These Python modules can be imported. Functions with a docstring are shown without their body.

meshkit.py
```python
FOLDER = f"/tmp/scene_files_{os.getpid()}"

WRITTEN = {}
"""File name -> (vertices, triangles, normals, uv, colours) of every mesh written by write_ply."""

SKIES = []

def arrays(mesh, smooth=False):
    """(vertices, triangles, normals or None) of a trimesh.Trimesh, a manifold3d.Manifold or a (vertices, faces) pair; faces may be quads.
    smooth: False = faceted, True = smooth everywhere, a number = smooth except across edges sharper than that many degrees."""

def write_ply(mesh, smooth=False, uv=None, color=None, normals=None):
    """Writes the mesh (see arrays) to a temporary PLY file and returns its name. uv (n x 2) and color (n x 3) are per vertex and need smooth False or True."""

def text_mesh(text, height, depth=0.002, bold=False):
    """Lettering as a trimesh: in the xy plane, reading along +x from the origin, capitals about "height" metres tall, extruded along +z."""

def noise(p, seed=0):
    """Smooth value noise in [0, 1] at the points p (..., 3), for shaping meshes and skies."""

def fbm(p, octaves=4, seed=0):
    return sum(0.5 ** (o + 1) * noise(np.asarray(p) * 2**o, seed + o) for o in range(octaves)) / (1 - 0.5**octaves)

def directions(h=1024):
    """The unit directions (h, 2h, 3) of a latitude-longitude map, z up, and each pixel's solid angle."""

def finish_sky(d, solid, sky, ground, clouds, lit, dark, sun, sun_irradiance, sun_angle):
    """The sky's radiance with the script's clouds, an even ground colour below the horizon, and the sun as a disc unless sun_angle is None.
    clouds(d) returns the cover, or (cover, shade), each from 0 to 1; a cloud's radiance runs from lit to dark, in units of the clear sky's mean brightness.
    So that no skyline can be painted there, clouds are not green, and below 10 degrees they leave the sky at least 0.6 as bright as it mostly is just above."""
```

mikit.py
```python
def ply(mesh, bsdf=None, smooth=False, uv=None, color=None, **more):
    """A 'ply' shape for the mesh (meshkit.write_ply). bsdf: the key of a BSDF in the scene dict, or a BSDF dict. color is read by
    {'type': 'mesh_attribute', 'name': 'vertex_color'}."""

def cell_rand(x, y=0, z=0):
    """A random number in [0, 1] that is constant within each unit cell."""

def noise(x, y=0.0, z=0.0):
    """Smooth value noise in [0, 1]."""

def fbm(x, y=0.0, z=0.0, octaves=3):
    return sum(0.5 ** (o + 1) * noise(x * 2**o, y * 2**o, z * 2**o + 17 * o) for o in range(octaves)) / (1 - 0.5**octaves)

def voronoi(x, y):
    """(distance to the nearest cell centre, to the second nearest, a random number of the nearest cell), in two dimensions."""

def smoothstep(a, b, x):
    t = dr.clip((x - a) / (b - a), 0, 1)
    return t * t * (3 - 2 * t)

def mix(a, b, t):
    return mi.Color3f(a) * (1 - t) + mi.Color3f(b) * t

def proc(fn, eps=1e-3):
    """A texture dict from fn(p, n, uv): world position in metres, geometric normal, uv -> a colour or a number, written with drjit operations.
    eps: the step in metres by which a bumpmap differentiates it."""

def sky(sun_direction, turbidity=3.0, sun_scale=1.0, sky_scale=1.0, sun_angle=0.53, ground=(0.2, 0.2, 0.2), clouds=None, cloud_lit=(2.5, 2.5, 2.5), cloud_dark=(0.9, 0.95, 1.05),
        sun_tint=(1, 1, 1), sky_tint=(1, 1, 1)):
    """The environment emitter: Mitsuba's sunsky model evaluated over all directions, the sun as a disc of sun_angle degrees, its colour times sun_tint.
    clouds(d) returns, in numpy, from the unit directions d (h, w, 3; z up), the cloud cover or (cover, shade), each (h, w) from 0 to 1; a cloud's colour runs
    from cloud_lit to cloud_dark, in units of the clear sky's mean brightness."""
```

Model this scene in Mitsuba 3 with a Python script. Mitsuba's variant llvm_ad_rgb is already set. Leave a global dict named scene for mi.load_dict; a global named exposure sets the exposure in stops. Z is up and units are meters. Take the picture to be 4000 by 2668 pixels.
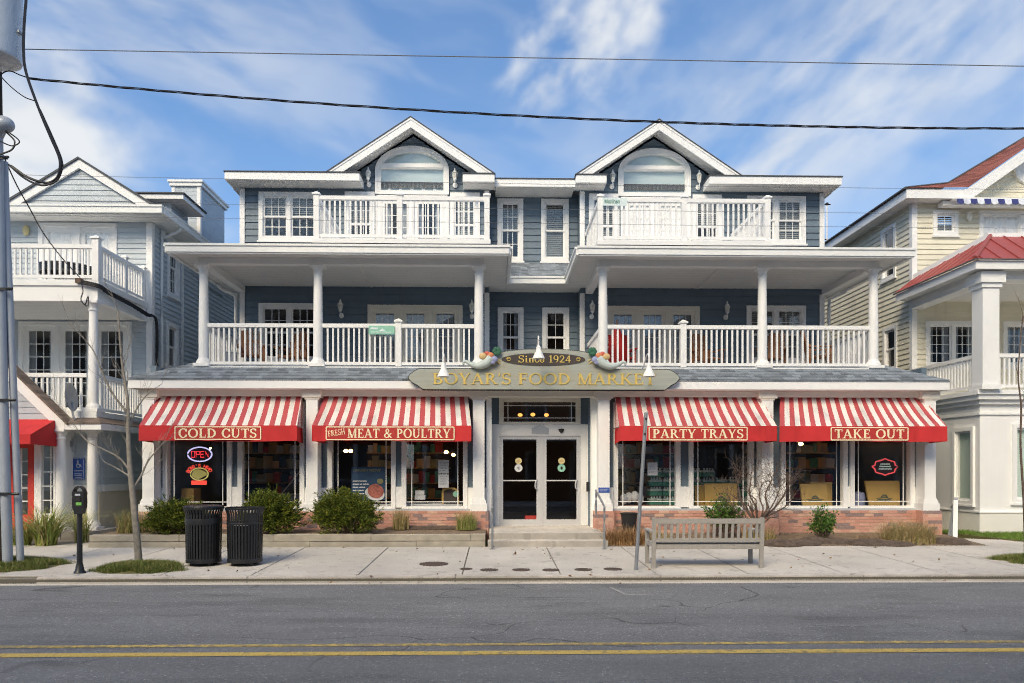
import math, random
import numpy as np
import trimesh
import drjit as dr
import mitsuba as mi
import mikit, meshkit
from shapely.geometry import Polygon, Point, LineString, box as sbox
from shapely.ops import unary_union
from shapely import affinity

T = mi.ScalarTransform4f
scene, labels = {}, {}
rng = np.random.default_rng(7)

# ------------------------------------------------------------------ camera, sky, exposure
# World: X to the right along the street, Y away from the camera towards the shop front, Z up, metres. The pavement edge is Z = 0.
YAW = math.radians(1.28)
EYE = 1.63
scene['camera'] = {
    'type': 'perspective', 'fov': 69.32, 'fov_axis': 'x', 'near_clip': 0.1, 'far_clip': 3000.0,
    'principal_point_offset_y': -0.1856,
    'to_world': T().look_at(origin=[0, 0, EYE], target=[math.sin(YAW), math.cos(YAW), EYE], up=[0, 0, 1]),
}
exposure = 2.3


def clouds(d):
    az = np.degrees(np.arctan2(d[..., 0], d[..., 1]))
    el = np.degrees(np.arcsin(np.clip(d[..., 2], -1, 1)))
    zero = np.zeros_like(az)
    up = np.maximum(d[..., 2], 0.05)[..., None]
    p = np.concatenate([d[..., :2] / (up + 0.25), d[..., 2:] * 0], -1)
    warp = meshkit.fbm(p * 2.6 + 11.3, 4, 5) - 0.5

    def streak(t, lu, lv, seed, octaves=5):
        c, s = math.cos(math.radians(t)), math.sin(math.radians(t))
        u, v = az * c + el * s, -az * s + el * c
        return meshkit.fbm(np.stack([u / lu + 40 + warp * 1.2, v / lv + 40 + warp * 2.6, zero], -1), octaves, seed)

    def blob(a, e, sa, se, t=0.0):
        x, y = az - a, el - e
        c, s = math.cos(math.radians(t)), math.sin(math.radians(t))
        return np.exp(-((x * c + y * s) / sa) ** 2 - ((-x * s + y * c) / se) ** 2)

    st1, st2, st3 = streak(24, 13.0, 2.6, 9), streak(-14, 10.0, 2.4, 21), streak(35, 2.6, 1.3, 33)
    puf = meshkit.fbm(np.stack([az / 4.2 + 60 + warp * 2, el / 2.6 + 60 + warp * 2, zero], -1), 6, 3)
    ss = lambda a, b, x: np.clip((x - a) / (b - a), 0, 1) ** 2 * (3 - 2 * np.clip((x - a) / (b - a), 0, 1))  # noqa: E731
    left = 1.3 * blob(-33, 20, 8, 6.5, -25) + 0.9 * blob(-30, 13, 11, 3.5)
    topl = 0.75 * blob(-24, 29, 14, 5, -10)
    mid = 1.0 * blob(8.0, 31.0, 5.5, 3.6, 25) + 0.8 * blob(4.0, 28.5, 3.5, 2.4, 50)
    right = 0.95 * blob(24, 24, 13, 5.5, 6) + 0.6 * blob(15, 20.5, 7, 3, -18) + 0.6 * blob(33, 29, 9, 5)
    far = np.clip((-d[..., 1] + 0.2) / 0.5, 0, 1) + 0.6 * np.clip((el - 40) / 25, 0, 1)
    cover = (0.92 * ss(0.36, 1.02, 0.80 * puf + 0.16 * st3 + 0.42 * np.clip(left, 0, 1.2)) * np.clip(left * 1.6, 0, 1)
             + 0.62 * ss(0.36, 0.74, 0.7 * st2 + 0.3 * puf) * np.clip(topl, 0, 1)
             + 0.85 * ss(0.52, 0.98, 0.62 * puf + 0.40 * st3 + 0.26 * np.clip(mid, 0, 1)) * np.clip(mid * 1.8, 0, 1)
             + 0.80 * ss(0.30, 0.72, 0.62 * st1 + 0.26 * st3 + 0.12 * puf) * np.clip(right, 0, 1)
             + 0.60 * ss(0.42, 0.70, 0.6 * st1 + 0.4 * puf) * np.clip(far, 0, 1))
    veil = 0.05 + 0.13 * ss(0.40, 0.75, st2) + 0.22 * np.clip((13 - el) / 12, 0, 1)
    cover = 1 - (1 - np.clip(cover, 0, 0.97)) * (1 - veil)
    shade = np.clip(0.12 + 0.8 * (0.48 - puf), 0, 0.45)
    return cover, shade


# a hazy sun behind the photographer, a little to the left: broad soft shadows
scene['sky'] = mikit.sky((-0.42, -1.0, 0.84), turbidity=3, sun_scale=0.50, sun_angle=28, ground=(0.03, 0.03, 0.03), clouds=clouds,
                         cloud_lit=(2.05, 2.09, 2.10), cloud_dark=(1.5, 1.56, 1.62), sky_tint=(0.90, 1.10, 1.26), sun_tint=(0.97, 1.0, 1.0))
scene['sky']['sampling_weight'] = 260.0

# ------------------------------------------------------------------ materials


def mat(key, rgb, rough=0.6, amp=0.12, sc=2.5, spec=0.4, metallic=0.0, bump=0.0, bsc=40.0, extra=None, uvfn=None, flat=False):
    """A two-sided principled material whose colour varies a little from place to place."""
    rgb = [float(c) for c in rgb]

    def fn(p, n, uv):
        f = mikit.fbm(p.x * sc, p.y * sc, p.z * sc, octaves=3)
        c = mi.Color3f(*rgb) * (1 + amp * (2 * f - 1))
        return extra(p, n, uv, c) if extra else c

    col = {'type': 'rgb', 'value': rgb} if flat else mikit.proc(uvfn or fn)
    b = {'type': 'principled', 'base_color': col, 'roughness': rough, 'specular': spec, 'metallic': metallic}
    if bump:
        b = {'type': 'bumpmap', 'arbitrary': mikit.proc(lambda p, n, uv: mikit.fbm(p.x * bsc, p.y * bsc, p.z * bsc, octaves=3), eps=0.002), 'scale': bump, 'bsdf': b}
    scene['mat_' + key] = {'type': 'twosided', 'bsdf': b}
    return key


def streaks(p, n, uv, c):
    s = mikit.smoothstep(0.58, 0.85, mikit.fbm(p.x * 7, p.y * 7, p.z * 0.5))
    return c * (1 - 0.035 * s)


mat('white_paint', (0.80, 0.80, 0.79), 0.45, amp=0.05, sc=1.5, extra=streaks)
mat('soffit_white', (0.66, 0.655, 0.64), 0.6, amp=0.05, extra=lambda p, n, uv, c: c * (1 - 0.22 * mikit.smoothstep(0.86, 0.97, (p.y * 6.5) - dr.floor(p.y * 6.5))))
mat('ivory_paint', (0.74, 0.71, 0.63), 0.5, amp=0.06)


def courses(step, k):
    return lambda p, n, uv, c: c * (1 + k * (mikit.cell_rand(dr.floor(p.z / step), dr.floor(p.x / 3.1), 5) - 0.5)) * (1 - 0.10 * mikit.smoothstep(0.55, 0.8, mikit.fbm(p.x * 5, p.y * 5, p.z * 0.6)))


mat('blue_siding', (0.128, 0.176, 0.224), 0.55, amp=0.10, extra=courses(0.17, 0.12))
mat('gray_siding', (0.47, 0.525, 0.57), 0.55, amp=0.06, extra=courses(0.13, 0.06))
mat('cream_siding', (0.70, 0.665, 0.54), 0.55, amp=0.06, extra=courses(0.14, 0.06))
mat('stucco', (0.60, 0.55, 0.44), 0.9, amp=0.12, bump=0.004, bsc=60)
mat('pale_stucco', (0.76, 0.75, 0.70), 0.85, amp=0.06, bump=0.002, bsc=60)
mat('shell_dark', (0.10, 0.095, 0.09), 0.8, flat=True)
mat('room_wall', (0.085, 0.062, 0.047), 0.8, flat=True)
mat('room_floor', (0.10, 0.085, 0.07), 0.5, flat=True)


def shingle(p, n, uv, c):
    row = dr.floor(p.z / 0.067 + 0.1)
    col = p.x / 0.17 + 0.5 * (row - 2 * dr.floor(row / 2)) + 0.3 * p.y
    return c * (0.68 + 0.64 * mikit.cell_rand(dr.floor(col), row, 2)) * (0.85 + 0.3 * mikit.noise(p.x * 60, p.y * 60, p.z * 60))


mat('gray_shingle', (0.17, 0.195, 0.225), 0.9, amp=0.15, extra=shingle)
mat('brown_shingle', (0.15, 0.115, 0.095), 0.9, amp=0.15, extra=shingle)
mat('red_shingle', (0.17, 0.06, 0.047), 0.9, amp=0.15, extra=shingle)
mat('dark_roof_edge', (0.085, 0.09, 0.10), 0.8, flat=True)
mat('red_metal', (0.30, 0.062, 0.055), 0.4, amp=0.07)
mat('aluminium', (0.66, 0.665, 0.68), 0.38, amp=0.05, metallic=0.35)
mat('gray_trim', (0.42, 0.45, 0.50), 0.5, amp=0.08)
mat('gutter_white', (0.76, 0.77, 0.76), 0.4, amp=0.06, extra=streaks)


def brick_tone(p, n, uv):
    row = dr.floor((p.z - 0.20) / 0.0714)
    col = dr.floor(p.x / 0.213 + 0.5 * (row - 2 * dr.floor(row / 2)))
    r = mikit.cell_rand(col, row, 3)
    c = mikit.mix((0.50, 0.245, 0.185), (0.60, 0.35, 0.275), mikit.cell_rand(col, row, 8))
    c = dr.select(r > 0.80, mikit.mix((0.26, 0.18, 0.18), (0.30, 0.22, 0.20), mikit.cell_rand(col, row, 11)), c)
    c = dr.select(r < 0.12, mi.Color3f(0.62, 0.40, 0.30), c)
    return c * (0.8 + 0.4 * mikit.fbm(p.x * 45, p.y * 45, p.z * 45))


mat('brick_face', (0.4, 0.2, 0.15), 0.85, uvfn=brick_tone)
mat('mortar', (0.52, 0.44, 0.37), 0.95, amp=0.15, sc=20)
mat('stone_edging', (0.345, 0.315, 0.26), 0.9, amp=0.25, sc=6, bump=0.004, bsc=35)


def concrete_look(base, crack=0.0):
    def ex(p, n, uv, c):
        grit = mikit.noise(p.x * 95, p.y * 95, p.z * 95)
        blot = mikit.fbm(p.x * 0.9 + 4, p.y * 1.3, 0.0, octaves=4)
        spot = mikit.smoothstep(0.66, 0.78, mikit.fbm(p.x * 6.1, p.y * 6.1, 2.0))
        slab = mikit.cell_rand(dr.floor((p.x + 0.55) / 1.56), dr.floor(p.y / 1.9), 4)
        return c * (0.88 + 0.24 * grit) * (0.82 + 0.36 * blot) * (1 - 0.18 * spot) * (0.95 + 0.10 * slab)
    return ex


mat('pavement_concrete', (0.40, 0.378, 0.345), 0.9, amp=0.05, extra=concrete_look(1), bump=0.002, bsc=70)
mat('kerb_concrete', (0.40, 0.37, 0.33), 0.9, amp=0.2, sc=5, extra=concrete_look(1))
mat('gutter_pan', (0.42, 0.39, 0.34), 0.9, amp=0.15, extra=concrete_look(1))
mat('joint_dark', (0.12, 0.11, 0.09), 0.95, flat=True)


def asphalt(p, n, uv):
    g1 = mikit.noise(p.x * 130, p.y * 130, 0.5)
    g2 = mikit.noise(p.x * 47, p.y * 47, 3.5)
    g3 = mikit.fbm(p.x * 0.55, p.y * 2.2, 7.5, octaves=4)
    st = mikit.smoothstep(0.82, 0.95, mikit.noise(p.x * 62, p.y * 62, 9.0))
    wheel = dr.exp(-dr.square((p.y - 9.2) / 0.35)) + dr.exp(-dr.square((p.y - 7.8) / 0.35))
    oil = mikit.smoothstep(0.60, 0.72, mikit.fbm(p.x * 1.1, p.y * 3.5, 12.0))
    e1, e2, _ = mikit.voronoi(p.x * 0.33 + 0.5 * mikit.noise(p.x * 1.7, p.y * 1.7), p.y * 0.8 + 0.5 * mikit.noise(p.x * 1.9, p.y * 1.9, 4.0))
    crack = (1 - mikit.smoothstep(0.004, 0.022, e2 - e1)) * mikit.smoothstep(0.50, 0.62, mikit.fbm(p.x * 0.35, p.y * 0.7, 21.0))
    v = (0.100 + 0.070 * g3) * (0.50 + 0.55 * g1 + 0.50 * g2) + 0.16 * st * (0.4 + 0.6 * g3)
    v = v * (1 - 0.45 * crack)
    v = v * (1 + 0.07 * wheel) * (1 - 0.14 * oil)
    return mi.Color3f(v * 0.99, v * 1.0, v * 1.035)


mat('asphalt', (0.1, 0.1, 0.1), 0.88, uvfn=asphalt, bump=0.004, bsc=55)


def yellow(p, n, uv):
    f = mikit.fbm(p.x * 22, p.y * 28, 1.0, octaves=4)
    w = 0.34 + 0.66 * mikit.smoothstep(0.36, 0.66, f + 0.20 * mikit.noise(p.x * 0.6, 4.0) + uv.y * 0.26 - 0.17)
    g = mikit.noise(p.x * 110, p.y * 110, 2.0)
    return mikit.mix((0.13, 0.125, 0.115), (0.47, 0.335, 0.095), w) * (0.8 + 0.4 * g)


mat('line_yellow', (0.5, 0.35, 0.08), 0.8, uvfn=yellow)
mat('worn_white_line', (0.26, 0.26, 0.255), 0.8, amp=0.4, sc=18)
mat('soil', (0.14, 0.105, 0.075), 1.0, amp=0.5, sc=14)
mat('mulch', (0.10, 0.075, 0.06), 1.0, amp=0.6, sc=22)
mat('lawn_soil', (0.12, 0.115, 0.05), 1.0, amp=0.4, sc=10)
mat('black_metal', (0.018, 0.019, 0.022), 0.38, amp=0.2, sc=8, spec=0.5)
mat('black_plastic', (0.022, 0.022, 0.024), 0.45, flat=True)
mat('iron_cover', (0.085, 0.065, 0.058), 0.7, amp=0.4, sc=25)
mat('gray_pipe', (0.36, 0.40, 0.46), 0.45, amp=0.10, sc=4, metallic=0.2)
mat('galvanised', (0.27, 0.29, 0.315), 0.42, amp=0.2, sc=9, metallic=0.4)
mat('dark_wood_pole', (0.035, 0.028, 0.024), 0.9, amp=0.4, sc=8)
mat('transformer_gray', (0.50, 0.56, 0.63), 0.35, amp=0.06)
mat('cable_black', (0.02, 0.021, 0.025), 0.5, flat=True)
mat('cable_gray', (0.16, 0.17, 0.19), 0.5, flat=True)


def weathered(p, n, uv):
    g = mikit.fbm(p.x * 6, p.y * 60, p.z * 60, octaves=3)
    k = mikit.fbm(p.x * 70, p.y * 9, p.z * 3, octaves=3)
    return mikit.mix((0.25, 0.235, 0.215), (0.42, 0.40, 0.37), 0.5 * g + 0.5 * k)


mat('weathered_teak', (0.3, 0.27, 0.23), 0.9, uvfn=weathered)
mat('brown_wood', (0.24, 0.11, 0.055), 0.6, amp=0.3, sc=12)
mat('bark_gray', (0.24, 0.22, 0.19), 0.9, amp=0.45, sc=18)
mat('bark_brown', (0.12, 0.085, 0.068), 0.9, amp=0.4, sc=20)


def cloth(p, c):
    dirt = mikit.smoothstep(0.52, 0.80, mikit.fbm(p.x * 5.5, p.y * 2.0, p.z * 1.1, octaves=4))
    return c * (1 - 0.20 * dirt) * (0.86 + 0.26 * mikit.fbm(p.x * 2.0, p.y * 2.0, p.z * 2.0)) * (0.94 + 0.12 * mikit.noise(p.x * 140, p.y * 140, p.z * 140))


def stripes(p, n, uv):
    u = uv.x / 0.222
    f = u - dr.floor(u)
    red = mi.Color3f(0.47, 0.085, 0.092)
    wht = mi.Color3f(0.72, 0.69, 0.645) * (1 - 0.12 * mikit.smoothstep(0.5, 0.8, mikit.fbm(p.x * 4, p.y * 4, p.z * 1.0)))
    return cloth(p, dr.select(f < 0.5, red, wht))


mat('striped_canvas', (0.6, 0.1, 0.1), 0.85, uvfn=stripes)
mat('red_canvas', (0.60, 0.028, 0.03), 0.8, uvfn=lambda p, n, uv: cloth(p, mi.Color3f(0.53, 0.030, 0.032)))
mat('red_panel', (0.42, 0.035, 0.03), 0.7, amp=0.08)
mat('cream_letter', (0.80, 0.70, 0.47), 0.6, amp=0.05)


def stripe_blue(p, n, uv):
    u = uv.x / 0.36
    return cloth(p, dr.select(u - dr.floor(u) < 0.5, mi.Color3f(0.045, 0.055, 0.19), mi.Color3f(0.66, 0.69, 0.76)))


mat('blue_striped_canvas', (0.3, 0.3, 0.5), 0.85, uvfn=stripe_blue)


def signwood(p, n, uv):
    g = mikit.fbm(p.x * 1.6, p.y * 4, p.z * 26, octaves=4)
    d = mikit.smoothstep(0.45, 0.75, mikit.fbm(p.x * 2.1 + 5, 2.0, p.z * 3.5, octaves=4))
    c = mikit.mix((0.30, 0.325, 0.295), (0.40, 0.415, 0.37), g)
    return mikit.mix(c, mi.Color3f(0.36, 0.31, 0.20), 0.45 * d)


mat('sign_wood', (0.35, 0.36, 0.3), 0.75, uvfn=signwood)
mat('sign_edge', (0.055, 0.06, 0.06), 0.7, flat=True)
mat('gold_leaf', (0.64, 0.48, 0.14), 0.4, amp=0.25, sc=14, metallic=0.2)
mat('dark_brown', (0.055, 0.045, 0.042), 0.6, amp=0.2)
mat('horn_mint', (0.50, 0.57, 0.55), 0.6, amp=0.1)
mat('fruit_orange', (0.60, 0.22, 0.10), 0.6, flat=True)
mat('fruit_tan', (0.60, 0.42, 0.20), 0.6, flat=True)
mat('fruit_blue', (0.30, 0.33, 0.52), 0.6, flat=True)
mat('fruit_red', (0.55, 0.12, 0.08), 0.6, flat=True)
mat('leaf_green', (0.03, 0.12, 0.07), 0.6, flat=True)
mat('card', (0.46, 0.31, 0.10), 0.85, amp=0.12, sc=5)
mat('card_print', (0.10, 0.12, 0.09), 0.8, flat=True)
mat('paper', (0.62, 0.64, 0.66), 0.8, amp=0.06)
mat('paper_print', (0.25, 0.27, 0.31), 0.8, flat=True)
mat('poster_blue', (0.03, 0.075, 0.15), 0.5, amp=0.4, sc=6)
mat('poster_yellow', (0.30, 0.29, 0.14), 0.6, flat=True)
mat('poster_meat', (0.42, 0.14, 0.11), 0.6, amp=0.6, sc=25)
mat('poster_white', (0.62, 0.64, 0.66), 0.6, flat=True)
mat('water_green', (0.07, 0.26, 0.17), 0.3, amp=0.5, sc=14)
mat('water_label', (0.58, 0.70, 0.64), 0.5, amp=0.5, sc=30)
mat('sign_blue', (0.035, 0.09, 0.36), 0.5, flat=True)
mat('red_paint', (0.56, 0.055, 0.04), 0.45, amp=0.08)
mat('umbrella_red', (0.40, 0.02, 0.02), 0.7, amp=0.1)
mat('mint_banner', (0.26, 0.52, 0.40), 0.7, amp=0.1)
mat('dark_green', (0.02, 0.16, 0.12), 0.6, flat=True)
mat('pale_banner', (0.66, 0.76, 0.76), 0.7, amp=0.05)
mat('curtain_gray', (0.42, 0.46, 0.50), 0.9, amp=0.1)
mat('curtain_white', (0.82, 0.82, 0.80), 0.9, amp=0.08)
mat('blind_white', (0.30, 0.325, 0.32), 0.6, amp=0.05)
mat('teal_backing', (0.50, 0.60, 0.61), 0.8, amp=0.06)
mat('green_shade', (0.50, 0.60, 0.54), 0.9, amp=0.05)
mat('gray_screen', (0.09, 0.095, 0.10), 0.6, flat=True)
mat('dry_leaf', (0.24, 0.11, 0.05), 0.9, amp=0.5, sc=30)
mat('meter_green', (0.18, 0.45, 0.10), 0.5, flat=True)
mat('lamp_white', (0.84, 0.84, 0.82), 0.35, flat=True)
mat('bulb_glass', (0.62, 0.60, 0.52), 0.25, flat=True)
mat('yellow_lamp', (0.60, 0.52, 0.27), 0.5, flat=True)
scene['mat_clear_glass'] = {'type': 'thindielectric', 'int_ior': 1.5}
scene['mat_foliage'] = {'type': 'twosided', 'bsdf': {'type': 'principled', 'base_color': {'type': 'mesh_attribute', 'name': 'vertex_color'}, 'roughness': 0.65, 'specular': 0.25}}

# ------------------------------------------------------------------ meshes


def box(x0, x1, y0, y1, z0, z1):
    v = np.array([[x, y, z] for x in (x0, x1) for y in (y0, y1) for z in (z0, z1)], float)
    f = np.array([[0, 1, 3], [0, 3, 2], [4, 6, 7], [4, 7, 5], [0, 4, 5], [0, 5, 1], [2, 3, 7], [2, 7, 6], [0, 2, 6], [0, 6, 4], [1, 5, 7], [1, 7, 3]])
    return v, f


def cat(*ms):
    vs, fs, at = [], [], 0
    for m in ms:
        v, f = m if isinstance(m, tuple) else (np.asarray(m.vertices), np.asarray(m.faces))
        vs.append(v)
        fs.append(f + at)
        at += len(v)
    return np.vstack(vs), np.vstack(fs)


def ext(poly, y0, y1):
    """A polygon in the X-Z plane, made solid from y0 to y1."""
    out = []
    for g in getattr(poly, 'geoms', [poly]):
        if g.geom_type == 'Polygon' and g.area > 1e-7:
            m = trimesh.creation.extrude_polygon(g, y1 - y0, engine='earcut')
            v = np.asarray(m.vertices)
            out.append((np.column_stack([v[:, 0], y1 - v[:, 2], v[:, 1]]), np.asarray(m.faces)))
    return cat(*out)


def flat(poly, z0, z1):
    """A polygon in the X-Y plane, made solid from z0 to z1."""
    m = trimesh.creation.extrude_polygon(poly, z1 - z0, engine='earcut')
    return np.asarray(m.vertices) + [0, 0, z0], np.asarray(m.faces)


def put(m, o=(0, 0, 0), t=(1, 0)):
    """Local (along, inward, up) to world; t is the wall's rightward direction seen from outside."""
    v, f = m
    a, b, c = v[:, 0], v[:, 1], v[:, 2]
    return np.column_stack([o[0] + a * t[0] - b * t[1], o[1] + a * t[1] + b * t[0], o[2] + c]), f


def tube(pts, radii, sides=8, caps=True):
    p = np.asarray(pts, float)
    r = np.broadcast_to(np.asarray(radii, float), (len(p),))
    t = np.gradient(p, axis=0)
    t /= np.linalg.norm(t, axis=1, keepdims=True) + 1e-12
    ref = np.array([0, 0, 1.0]) if abs(t[:, 2]).mean() < 0.8 else np.array([1.0, 0, 0])
    a = np.cross(t, ref)
    a /= np.linalg.norm(a, axis=1, keepdims=True) + 1e-12
    b = np.cross(t, a)
    ang = np.arange(sides) * 2 * np.pi / sides
    v = (p[:, None] + r[:, None, None] * (np.cos(ang)[None, :, None] * a[:, None] + np.sin(ang)[None, :, None] * b[:, None])).reshape(-1, 3)
    i, j = np.meshgrid(np.arange(len(p) - 1), np.arange(sides), indexing='ij')
    q = np.stack([i * sides + j, i * sides + (j + 1) % sides, (i + 1) * sides + (j + 1) % sides, (i + 1) * sides + j], -1).reshape(-1, 4)
    f = np.vstack([q[:, [0, 1, 2]], q[:, [0, 2, 3]]])
    if caps:
        n = len(v)
        v = np.vstack([v, p[0], p[-1]])
        k = np.arange(sides)
        f = np.vstack([f, np.stack([k * 0 + n, (k + 1) % sides, k], 1), np.stack([k * 0 + n + 1, (len(p) - 1) * sides + k, (len(p) - 1) * sides + (k + 1) % sides], 1)])
    return v, f


def lathe(prof, x=0, y=0, n=20):
    prof = np.asarray(prof, float)
    ang = np.arange(n) * 2 * np.pi / n
    v = np.stack([x + prof[:, :1] * np.cos(ang), y + prof[:, :1] * np.sin(ang), np.repeat(prof[:, 1:], n, 1)], -1).reshape(-1, 3)
    i, j = np.meshgrid(np.arange(len(prof) - 1), np.arange(n), indexing='ij')
    q = np.stack([i * n + j, i * n + (j + 1) % n, (i + 1) * n + (j + 1) % n, (i + 1) * n + j], -1).reshape(-1, 4)
    return v, np.vstack([q[:, [0, 1, 2]], q[:, [0, 2, 3]]])


def ball(c, r, sub=2):
    m = trimesh.creation.icosphere(subdivisions=sub)
    return np.asarray(m.vertices) * np.broadcast_to(r, 3) + np.asarray(c, float), np.asarray(m.faces)


def quad(a, b, c, d):
    return np.array([a, b, c, d], float), np.array([[0, 1, 2], [0, 2, 3]])


def slab(a, b, c, d, t):
    """A quadrilateral given a thickness t downwards."""
    v = np.array([a, b, c, d], float)
    v = np.vstack([v, v - [0, 0, t]])
    f = [[0, 1, 2], [0, 2, 3], [4, 6, 5], [4, 7, 6]]
    for i in range(4):
        j = (i + 1) % 4
        f += [[i, i + 4, j + 4], [i, j + 4, j]]
    return v, np.array(f)


def bez(pts, n=16):
    """A smooth curve through the points (Catmull-Rom)."""
    p = np.asarray(pts, float)
    p = np.vstack([2 * p[0] - p[1], p, 2 * p[-1] - p[-2]])
    out = []
    for i in range(1, len(p) - 2):
        for t in np.linspace(0, 1, n, endpoint=False):
            out.append(0.5 * (2 * p[i] + (p[i + 1] - p[i - 1]) * t + (2 * p[i - 1] - 5 * p[i] + 4 * p[i + 1] - p[i + 2]) * t ** 2 + (3 * p[i] - p[i - 1] - 3 * p[i + 1] + p[i + 2]) * t ** 3))
    out.append(p[-2])
    return np.array(out)


def ring(x0, x1, z0, z1, w, wb=None):
    return sbox(x0, z0, x1, z1).difference(sbox(x0 + w, z0 + (w if wb is None else wb), x1 - w, z1 - w))


# ------------------------------------------------------------------ entries of the scene


def numbered(k):
    if k not in scene and k not in labels:
        return k
    i = 1
    while f'{k}_{i:03d}' in scene or f'{k}_{i:03d}' in labels:
        i += 1
    return f'{k}_{i:03d}'


_count = {}


def key_for(k):
    n = _count.get(k, 0)
    _count[k] = n + 1
    return k if n == 0 else f'{k}_{n:03d}'


def thing(name, label, cat_, group=None):
    k = key_for(name)
    labels[k] = {'label': label, 'category': cat_}
    if group:
        labels[k]['group'] = group
    return k


def obj(name, mesh, m, parent=None, smooth=False, **more):
    k = key_for(f'{parent}__{name}' if parent else name)
    scene[k] = mikit.ply(mesh, 'mat_' + m, smooth=smooth, **more)
    return k


def struct(name, mesh, m, parent=None, kind='structure', label=None, **more):
    k = obj(name, mesh, m, parent, **more)
    labels[k] = {'kind': kind}
    if label:
        labels[k]['label'] = label
    return k


def single(name, mesh, m, label, cat_, group=None, smooth=False, **more):
    k = obj(name, mesh, m, None, smooth, **more)
    labels[k] = {'label': label, 'category': cat_}
    if group:
        labels[k]['group'] = group
    return k


# ------------------------------------------------------------------ walls, windows, rails


def siding(parent, poly, holes, o, t, h, m, z0, name='wall', thick=0.026, planks=True):
    """A wall with openings, and one lapped board per course and stretch."""
    wall = poly.difference(unary_union(holes)) if holes else poly
    w = obj(name, put(ext(wall, 0.0, 0.12), o, t), m, parent)
    if not planks:
        return w
    x0, _, x1, z1 = wall.bounds
    z = z0
    while z < z1 - 0.01:
        band = sbox(x0 - 1, z, x1 + 1, z + h).intersection(wall)
        for g in getattr(band, 'geoms', [band]):
            if g.geom_type != 'Polygon' or g.area < 0.004:
                continue
            a, b, c, d = g.bounds
            if g.area > 0.995 * (c - a) * (d - b):
                v, f = box(a, c, -0.002, 0.004, b, d)
            else:
                v, f = ext(g, -0.002, 0.004)
            front = v[:, 1] < 0
            v = v.copy()
            low = v[:, 2] < z + .012
            v[low, 2] = np.maximum(v[low, 2], min(z + .012, b + .012))
            v[front, 1] = -0.004 - thick * (z + h - v[front, 2]) / h
            obj('plank', put((v, f), o, t), m, w)
        z += h
    return w


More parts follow.
